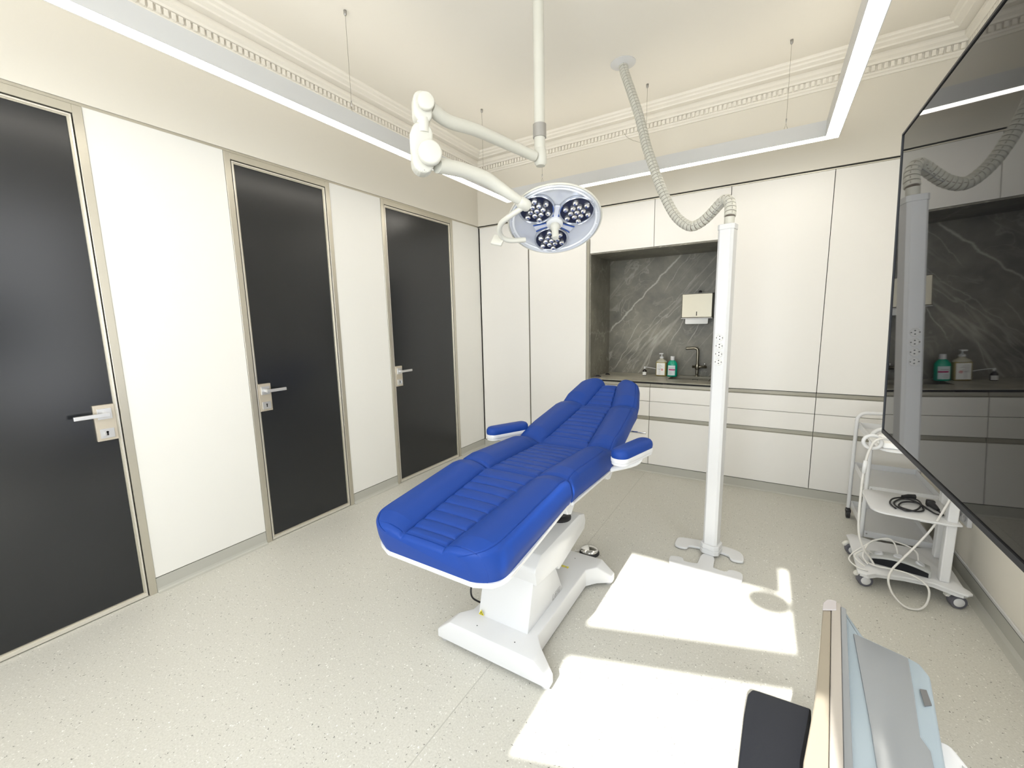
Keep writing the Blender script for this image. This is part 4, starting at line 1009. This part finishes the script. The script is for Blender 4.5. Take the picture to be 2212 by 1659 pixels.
# ------------------------------------------------------------ device trolley
e = empty('device_trolley', (3.64, 2.98, 0), 'white wheeled equipment trolley with coiled black cable on its shelf', 'trolley'); o8 = (3.64, 2.98, 0)
def dobj(name, bm, m, parent=None, **kw): return obj(name, reloc(bm, o8), m, parent or e, **kw)
bp = [(3.418, 2.775), (3.455, 2.762), (3.50, 2.80), (3.62, 2.83), (3.74, 2.835), (3.82, 2.79), (3.850, 2.785), (3.872, 2.805), (3.868, 2.835), (3.852, 2.86), (3.858, 3.06), (3.875, 3.24), (3.872, 3.28), (3.84, 3.285), (3.74, 3.235), (3.55, 3.225), (3.46, 3.27), (3.425, 3.24), (3.430, 3.17), (3.425, 3.0)]
bm = B(); prism(bm, bp, 'z', .100, .112, .003, 2); prism(bm, [(x_ * .94 + 3.645 * .06, y_ * .94 + 3.01 * .06) for x_, y_ in bp], 'z', .082, .100); dobj('base', bm, M['whitegloss'], angle=35)
for (x_, y_, vis) in ((3.464, 2.852, 1), (3.833, 2.852, 1), (3.455, 3.21, 0), (3.835, 3.21, 0)):
    bm = B(); m_ = Matrix.Translation((x_, y_, .036)) @ Matrix.Rotation(math.radians(12), 4, 'Z') @ Matrix.Rotation(PI / 2, 4, 'X')
    lathe(bm, [(.020, .019), (.034, .017), (.0355, .012), (.0355, -.012), (.034, -.017), (0, -.017)], 28, m_); cs = dobj('castor', bm, mat('castor_tread', (.10, .10, .12), .5) if 'castor_tread' not in bpy.data.materials else bpy.data.materials['castor_tread'], angle=40)
    bm = B(); lathe(bm, [(0, .022), (.020, .0215), (.023, .019), (.0, .018)], 28, m_); dobj('wheel_cap', bm, M['whitegloss'], cs, angle=40)
    bm = B(); m2 = Matrix.Translation((x_ - .006, y_ + .006, .045)) @ Matrix.Rotation(math.radians(12), 4, 'Z') @ Matrix.Rotation(PI / 2, 4, 'X')
    pr = []
    for k_ in range(11): a = math.radians(-10 + 190 * k_ / 10); pr.append((.038 * math.cos(a) - .004, .030 * math.sin(a) + .004))
    prism(bm, pr, 'z', -.021, .006, .004, 2); xform(bm, m2); tube(bm, [(x_ - .004, y_ + .01, .06), (x_ - .004, y_ + .01, .084)], .012, 12); dobj('wheel_hood', bm, mat('hood', (.68, .67, .62), .35) if 'hood' not in bpy.data.materials else bpy.data.materials['hood'], cs, angle=40)
bm = B(); box(bm, 3.764, 3.804, 2.868, 2.912, .112, 1.02, .005, 2); dobj('column', bm, M['white'])
bm = B(); box(bm, 3.812, 3.850, 3.150, 3.200, .112, 1.02, .005, 2); dobj('column', bm, M['whitegloss'])
bm = B(); box(bm, 3.765, 3.85, 2.90, 3.18, .98, 1.02, .004, 1); dobj('cross_bar', bm, M['white'])
sh = []
for k_ in range(9): a = math.radians(180 + 90 * k_ / 8); sh.append((3.535 + .072 * math.cos(a), 2.915 + .072 * math.sin(a)))
sh += [(3.775, 2.83), (3.815, 2.845), (3.815, 3.20)]
for k_ in range(9): a = math.radians(90 + 90 * k_ / 8); sh.append((3.535 + .072 * math.cos(a), 3.14 + .072 * math.sin(a)))
def shelf(z_): 
    bm = B(); prism(bm, sh, 'z', z_ - .010, z_, .003, 2); prism(bm, [(3.66, 2.86), (3.79, 2.86), (3.79, 3.18), (3.66, 3.18)], 'z', z_ - .022, z_ - .010)
    return dobj('shelf', bm, M['whitegloss'], angle=35)
shelf(.445); shelf(.79)
# handle loop and rolled papers on the top shelf
bm = B()
rg = [(3.438 + .038 * math.cos(a), 2.87, .822 + .036 * math.sin(a)) for a in [2 * PI * i / 24 for i in range(24)]]
tube(bm, rg, .009, 10, close=True); dobj('ring_holder', bm, M['whitegloss'], smooth=True)
for i, (y_, z_) in enumerate(((2.90, .797), (2.98, .797))):
    pg = empty('paper_pack', (3.60, y_, .7905), ('folded white paper pack on the trolley top shelf, nearest the camera' if i == 0 else 'folded white paper pack on the trolley top shelf, behind the other one'), 'paper', 'paper packs on the trolley')
    bm = B(); prism(bm, [(-.11, -.030), (.10, -.030), (.12, .0), (.10, .030), (-.11, .030), (-.125, 0)], 'z', 0, .030 + .02 * i, .006, 2); xform(bm, Matrix.Rotation(math.radians(-6 + 8 * i), 4, 'Z')); obj('wrapping', bm, M['paper'], pg)
hp = empty('handpiece', (3.50, 2.85, .842), 'white handpiece with its grey cable lying across the trolley ring', 'handpiece')
o9 = (3.50, 2.85, .842)
bm = B(); tube(bm, smoothpath([(3.49, 2.842, .853), (3.56, 2.85, .852), (3.66, 2.87, .846)], 5), lambda u: .008 + .004 * u, 14); obj('grip', reloc(bm, o9), M['whitegloss'], hp, smooth=True)
bm = B(); tube(bm, smoothpath([(3.492, 2.842, .853), (3.462, 2.832, .852), (3.437, 2.828, .832), (3.420, 2.83, .775), (3.410, 2.83, .705), (3.407, 2.835, .62), (3.408, 2.84, .49), (3.412, 2.845, .36), (3.424, 2.85, .275), (3.450, 2.86, .205), (3.480, 2.88, .16), (3.505, 2.875, .118)], 8), .0058, 10)
obj('cable', reloc(bm, o9), M['cable'], hp, smooth=True)
bm = B(); tube(bm, [(3.412, 2.83, .725), (3.408, 2.832, .655)], .0095, 12); obj('inline_connector', reloc(bm, o9), M['whitegloss'], hp, smooth=True)
# looping grey lead in front
lp = empty('looped_lead', (3.60, 2.80, 0), 'pale grey lead looping off the trolley base down to the floor', 'cable'); o10 = (3.60, 2.80, 0)
bm = B(); tube(bm, smoothpath([(3.775, 2.862, .62), (3.735, 2.845, .50), (3.705, 2.85, .40), (3.650, 2.83, .30), (3.590, 2.79, .22), (3.552, 2.765, .165), (3.538, 2.735, .115), (3.560, 2.715, .055), (3.608, 2.705, .012), (3.665, 2.718, .012), (3.700, 2.755, .045), (3.700, 2.775, .11), (3.655, 2.815, .135), (3.585, 2.83, .140), (3.52, 2.85, .128), (3.47, 2.89, .122), (3.45, 2.95, .118)], 8), .0050, 10)
obj('lead', reloc(bm, o10), M['cable'], lp, smooth=True)
# three button foot pedal on the trolley base
fp = empty('pedal_unit', (3.615, 2.925, .113), 'grey foot pedal box with black front and three buttons on the trolley base', 'foot pedal'); 
fm = Matrix.Rotation(math.radians(-10), 4, 'Z')
bm = B(); n = 14; rings = []
pf = []
for i in range(n + 1):
    x_ = -.125 + .25 * i / n; h_ = .028 + .030 * math.cos((x_) / .125 * PI / 2 * .8); pf.append((x_, h_))
prism(bm, [(-.125, 0)] + pf + [(.125, 0)], 'y', -.035, .045, .004, 2); xform(bm, fm); obj('housing', bm, M['grey'] if False else mat('pedal_grey', (.40, .41, .40), .45), fp, angle=35)
bm = B(); prism(bm, [(-.115, .004)] + [(x_ * .92, h_ - .010) for x_, h_ in pf] + [(.115, .004)], 'y', -.0375, -.0355); xform(bm, fm); obj('black_panel', bm, M['blackmat'], fp)
for i, x_ in enumerate((-.085, -.005, .082)):
    bm = B(); h_ = .028 + .030 * math.cos(x_ / .125 * PI / 2 * .8); lathe(bm, [(.020, -.004), (.020, .004), (.017, .008), (.010, .006), (0, .005)], 24, fm @ Matrix.Translation((x_, .008, h_)) @ Matrix.Rotation(math.radians(x_ * 260), 4, 'Y')); obj('button', bm, mat('button_grey', (.5, .51, .53), .4) if i == 0 else bpy.data.materials['button_grey'], fp, angle=40)
for i, pth in enumerate(([(.0, .03, .045), (-.01, .04, .10), (-.04, .05, .135), (-.10, .04, .115), (-.18, .0, .055), (-.225, -.06, .02), (-.195, -.12, .008), (-.15, -.13, .006)],
                         [(.085, .03, .040), (.075, .045, .09), (.02, .06, .115), (-.07, .05, .125), (-.13, .02, .10), (-.16, -.03, .04), (-.14, -.06, .008)],
                         [(-.10, .03, .030), (-.15, .0, .06), (-.20, -.05, .035), (-.16, -.10, .01)])):
    bm = B(); tube(bm, smoothpath(pth, 7), .0040, 8); obj('cable', bm, M['cable'], fp, smooth=True)
# coil of black mains cable
ck = empty('mains_cable', (3.65, 3.02, .4455), 'coiled black mains cable with plug on the trolley middle shelf', 'cable'); o11 = (3.65, 3.02, .4455)
def zz_(i): return .4455 + .005 + .0035 * (i % 3)
K = [(3.575, 2.925), (3.562, 2.985), (3.588, 3.06), (3.645, 3.125), (3.700, 3.115), (3.700, 3.03), (3.665, 2.955), (3.612, 2.905), (3.580, 2.945), (3.590, 3.03), (3.640, 3.095), (3.690, 3.06), (3.700, 2.98), (3.66, 2.92), (3.61, 2.925), (3.598, 2.98), (3.63, 3.04), (3.69, 3.05), (3.72, 2.99), (3.735, 2.93), (3.757, 2.915), (3.765, 2.95), (3.757, 2.99)]
bm = B(); tube(bm, smoothpath([(x_, y_, zz_(i)) for i, (x_, y_) in enumerate(K)], 7), .0042, 8); obj('cable', reloc(bm, o11), M['rubber'], ck, smooth=True)
bm = B(); tube(bm, [(3.758, 2.985, .4565), (3.752, 3.005, .4615), (3.745, 3.05, .4635)], lambda u: .008 + .009 * u, 14); box(bm, 3.726, 3.762, 3.045, 3.075, .447, .482, .006, 2); obj('plug', reloc(bm, o11), M['rubber'], ck, angle=40)
bm = B(); tube(bm, [(3.640, 3.115, .459), (3.668, 3.135, .461), (3.70, 3.14, .462)], lambda u: .009 + .004 * u, 12); obj('connector', reloc(bm, o11), M['rubber'], ck, angle=40)

# ------------------------------------------------------------ machine in the foreground, bottom right
KZ = 2.13
def sc(p, k_=KZ): return [((x - 2.9232) * k_ + 2.9232, y * k_) for x, y in p]
q = empty('laser_machine', (3.25, 1.35, 0), 'silver grey medical machine with a beige edged panel in the bottom right corner', 'medical machine'); o12 = (3.25, 1.35, 0)
def qobj(name, bm, m, parent=None, **kw): return obj(name, reloc(bm, o12), m, parent or q, **kw)
silver = mat('silver_casing', (.31, .33, .35), .22, metal=.35, spec=.6); pale = mat('pale_blue_casing', (.34, .41, .46), .3, metal=.2); beige = mat('beige_bezel', (.42, .385, .34), .35, metal=.2)
body = sc([(3.055, .852), (3.064, .850), (3.080, .788), (3.128, .769), (3.140, .762), (3.145, .740), (3.121, .585), (3.108, .47), (3.015, .44), (3.036, .641)])
KT = 1.5 - KZ * .5
bm = B(); prism(bm, body, 'z', KT - .22, KT, .012, 3); qobj('casing', bm, pale, angle=35)
inn = sc([(3.066, .785), (3.080, .7795), (3.126, .762), (3.117, .69), (3.106, .615), (3.111, .598), (3.098, .47), (3.049, .455), (3.058, .60)])
bm = B(); prism(bm, inn, 'z', KT - .002, KT + .005, .003, 2); qobj('glossy_lid', bm, silver, angle=35)
sl = sc([(3.125, .702), (3.132, .704), (3.131, .678), (3.123, .672)])
bm = B(); prism(bm, sl, 'z', KT + .0005, KT + .004); qobj('latch', bm, mat('latch_grey', (.13, .13, .13), .4))
K2 = (1.5 - KT - .04) / .47
slab = sc([(3.027, .799), (3.033, .812), (3.045, .815), (3.058, .813), (3.0495, .70), (3.013, .440), (2.973, .417), (2.979, .483), (2.984, .516), (2.996, .584)], K2)
slabA = sc([(3.027, .799), (3.033, .810), (3.039, .814), (2.998, .43), (2.976, .417), (2.982, .483), (2.988, .516), (3.000, .584)], K2)
slabB = sc([(3.0395, .8142), (3.051, .8135), (3.011, .436), (2.9985, .43)], K2)
slabC = sc([(3.0515, .8135), (3.0585, .811), (3.020, .436), (3.0115, .436)], K2)
cap = sc([(3.0265, .7985), (3.033, .8115), (3.039, .8152), (3.0455, .8152), (3.043, .789), (3.024, .779)], K2)
bm = B(); prism(bm, slabA, 'z', KT - .35, KT + .038, .003, 2); qobj('panel_edge', bm, mat('sand_bezel', (.34, .30, .235), .35, metal=.3))
bm = B(); prism(bm, slabB, 'z', KT - .35, KT + .040, .002, 1); qobj('panel_face', bm, beige)
bm = B(); prism(bm, slabC, 'z', KT - .35, KT + .030, .002, 1); qobj('panel_back', bm, silver)
bm = B(); prism(bm, cap, 'z', KT + .0385, KT + .044, .001, 1); qobj('corner_cap', bm, mat('corner_cap', (.45, .42, .42), .35))
bm = B(); prism(bm, [(x * .86 + 3.27 * .14, y * .86 + 1.35 * .14) for x, y in body], 'z', .06, KT - .22, .01, 2); qobj('lower_housing', bm, M['white'])
bx0, bx1, by0, by1 = 3.10, 3.32, .98, 1.60
for (x_, y_) in ((bx0 + .03, by0), (bx1 - .02, by0 + .05), (bx0 + .10, by1 - .03), (bx1 - .01, by1 - .16)):
    bm = B(); tube(bm, [(x_ - .012, y_, .031), (x_ + .012, y_, .031)], .030, 20); box(bm, x_ - .008, x_ + .008, y_ - .01, y_ + .01, .03, .075); qobj('castor', bm, M['grey'], angle=40)
# side handle, white with a grey slot
K3 = 1.1 / .65
hp_ = sc([(3.178, .810), (3.190, .814), (3.200, .808), (3.210, .778), (3.209, .734), (3.200, .69), (3.160, .68), (3.160, .76)], K3)
bm = B(); prism(bm, hp_, 'z', .34, .40, .014, 3); qobj('side_handle', bm, M['whitegloss'], angle=40)
bm = B(); prism(bm, sc([(3.200, .775), (3.205, .770), (3.206, .735), (3.203, .72), (3.1975, .73)], K3), 'z', .4003, .402); qobj('handle_slot', bm, M['grey'])
# black tray hanging to its left
K4 = 1.8
bp_ = sc([(2.9255, .655), (2.929, .698), (2.935, .711), (2.945, .7125), (3.014, .717), (3.002, .540), (2.920, .492)], K4)
bm = B(); prism(bm, bp_, 'z', .40, .42, .006, 3); qobj('black_tray', bm, M['blackmat'], angle=35)
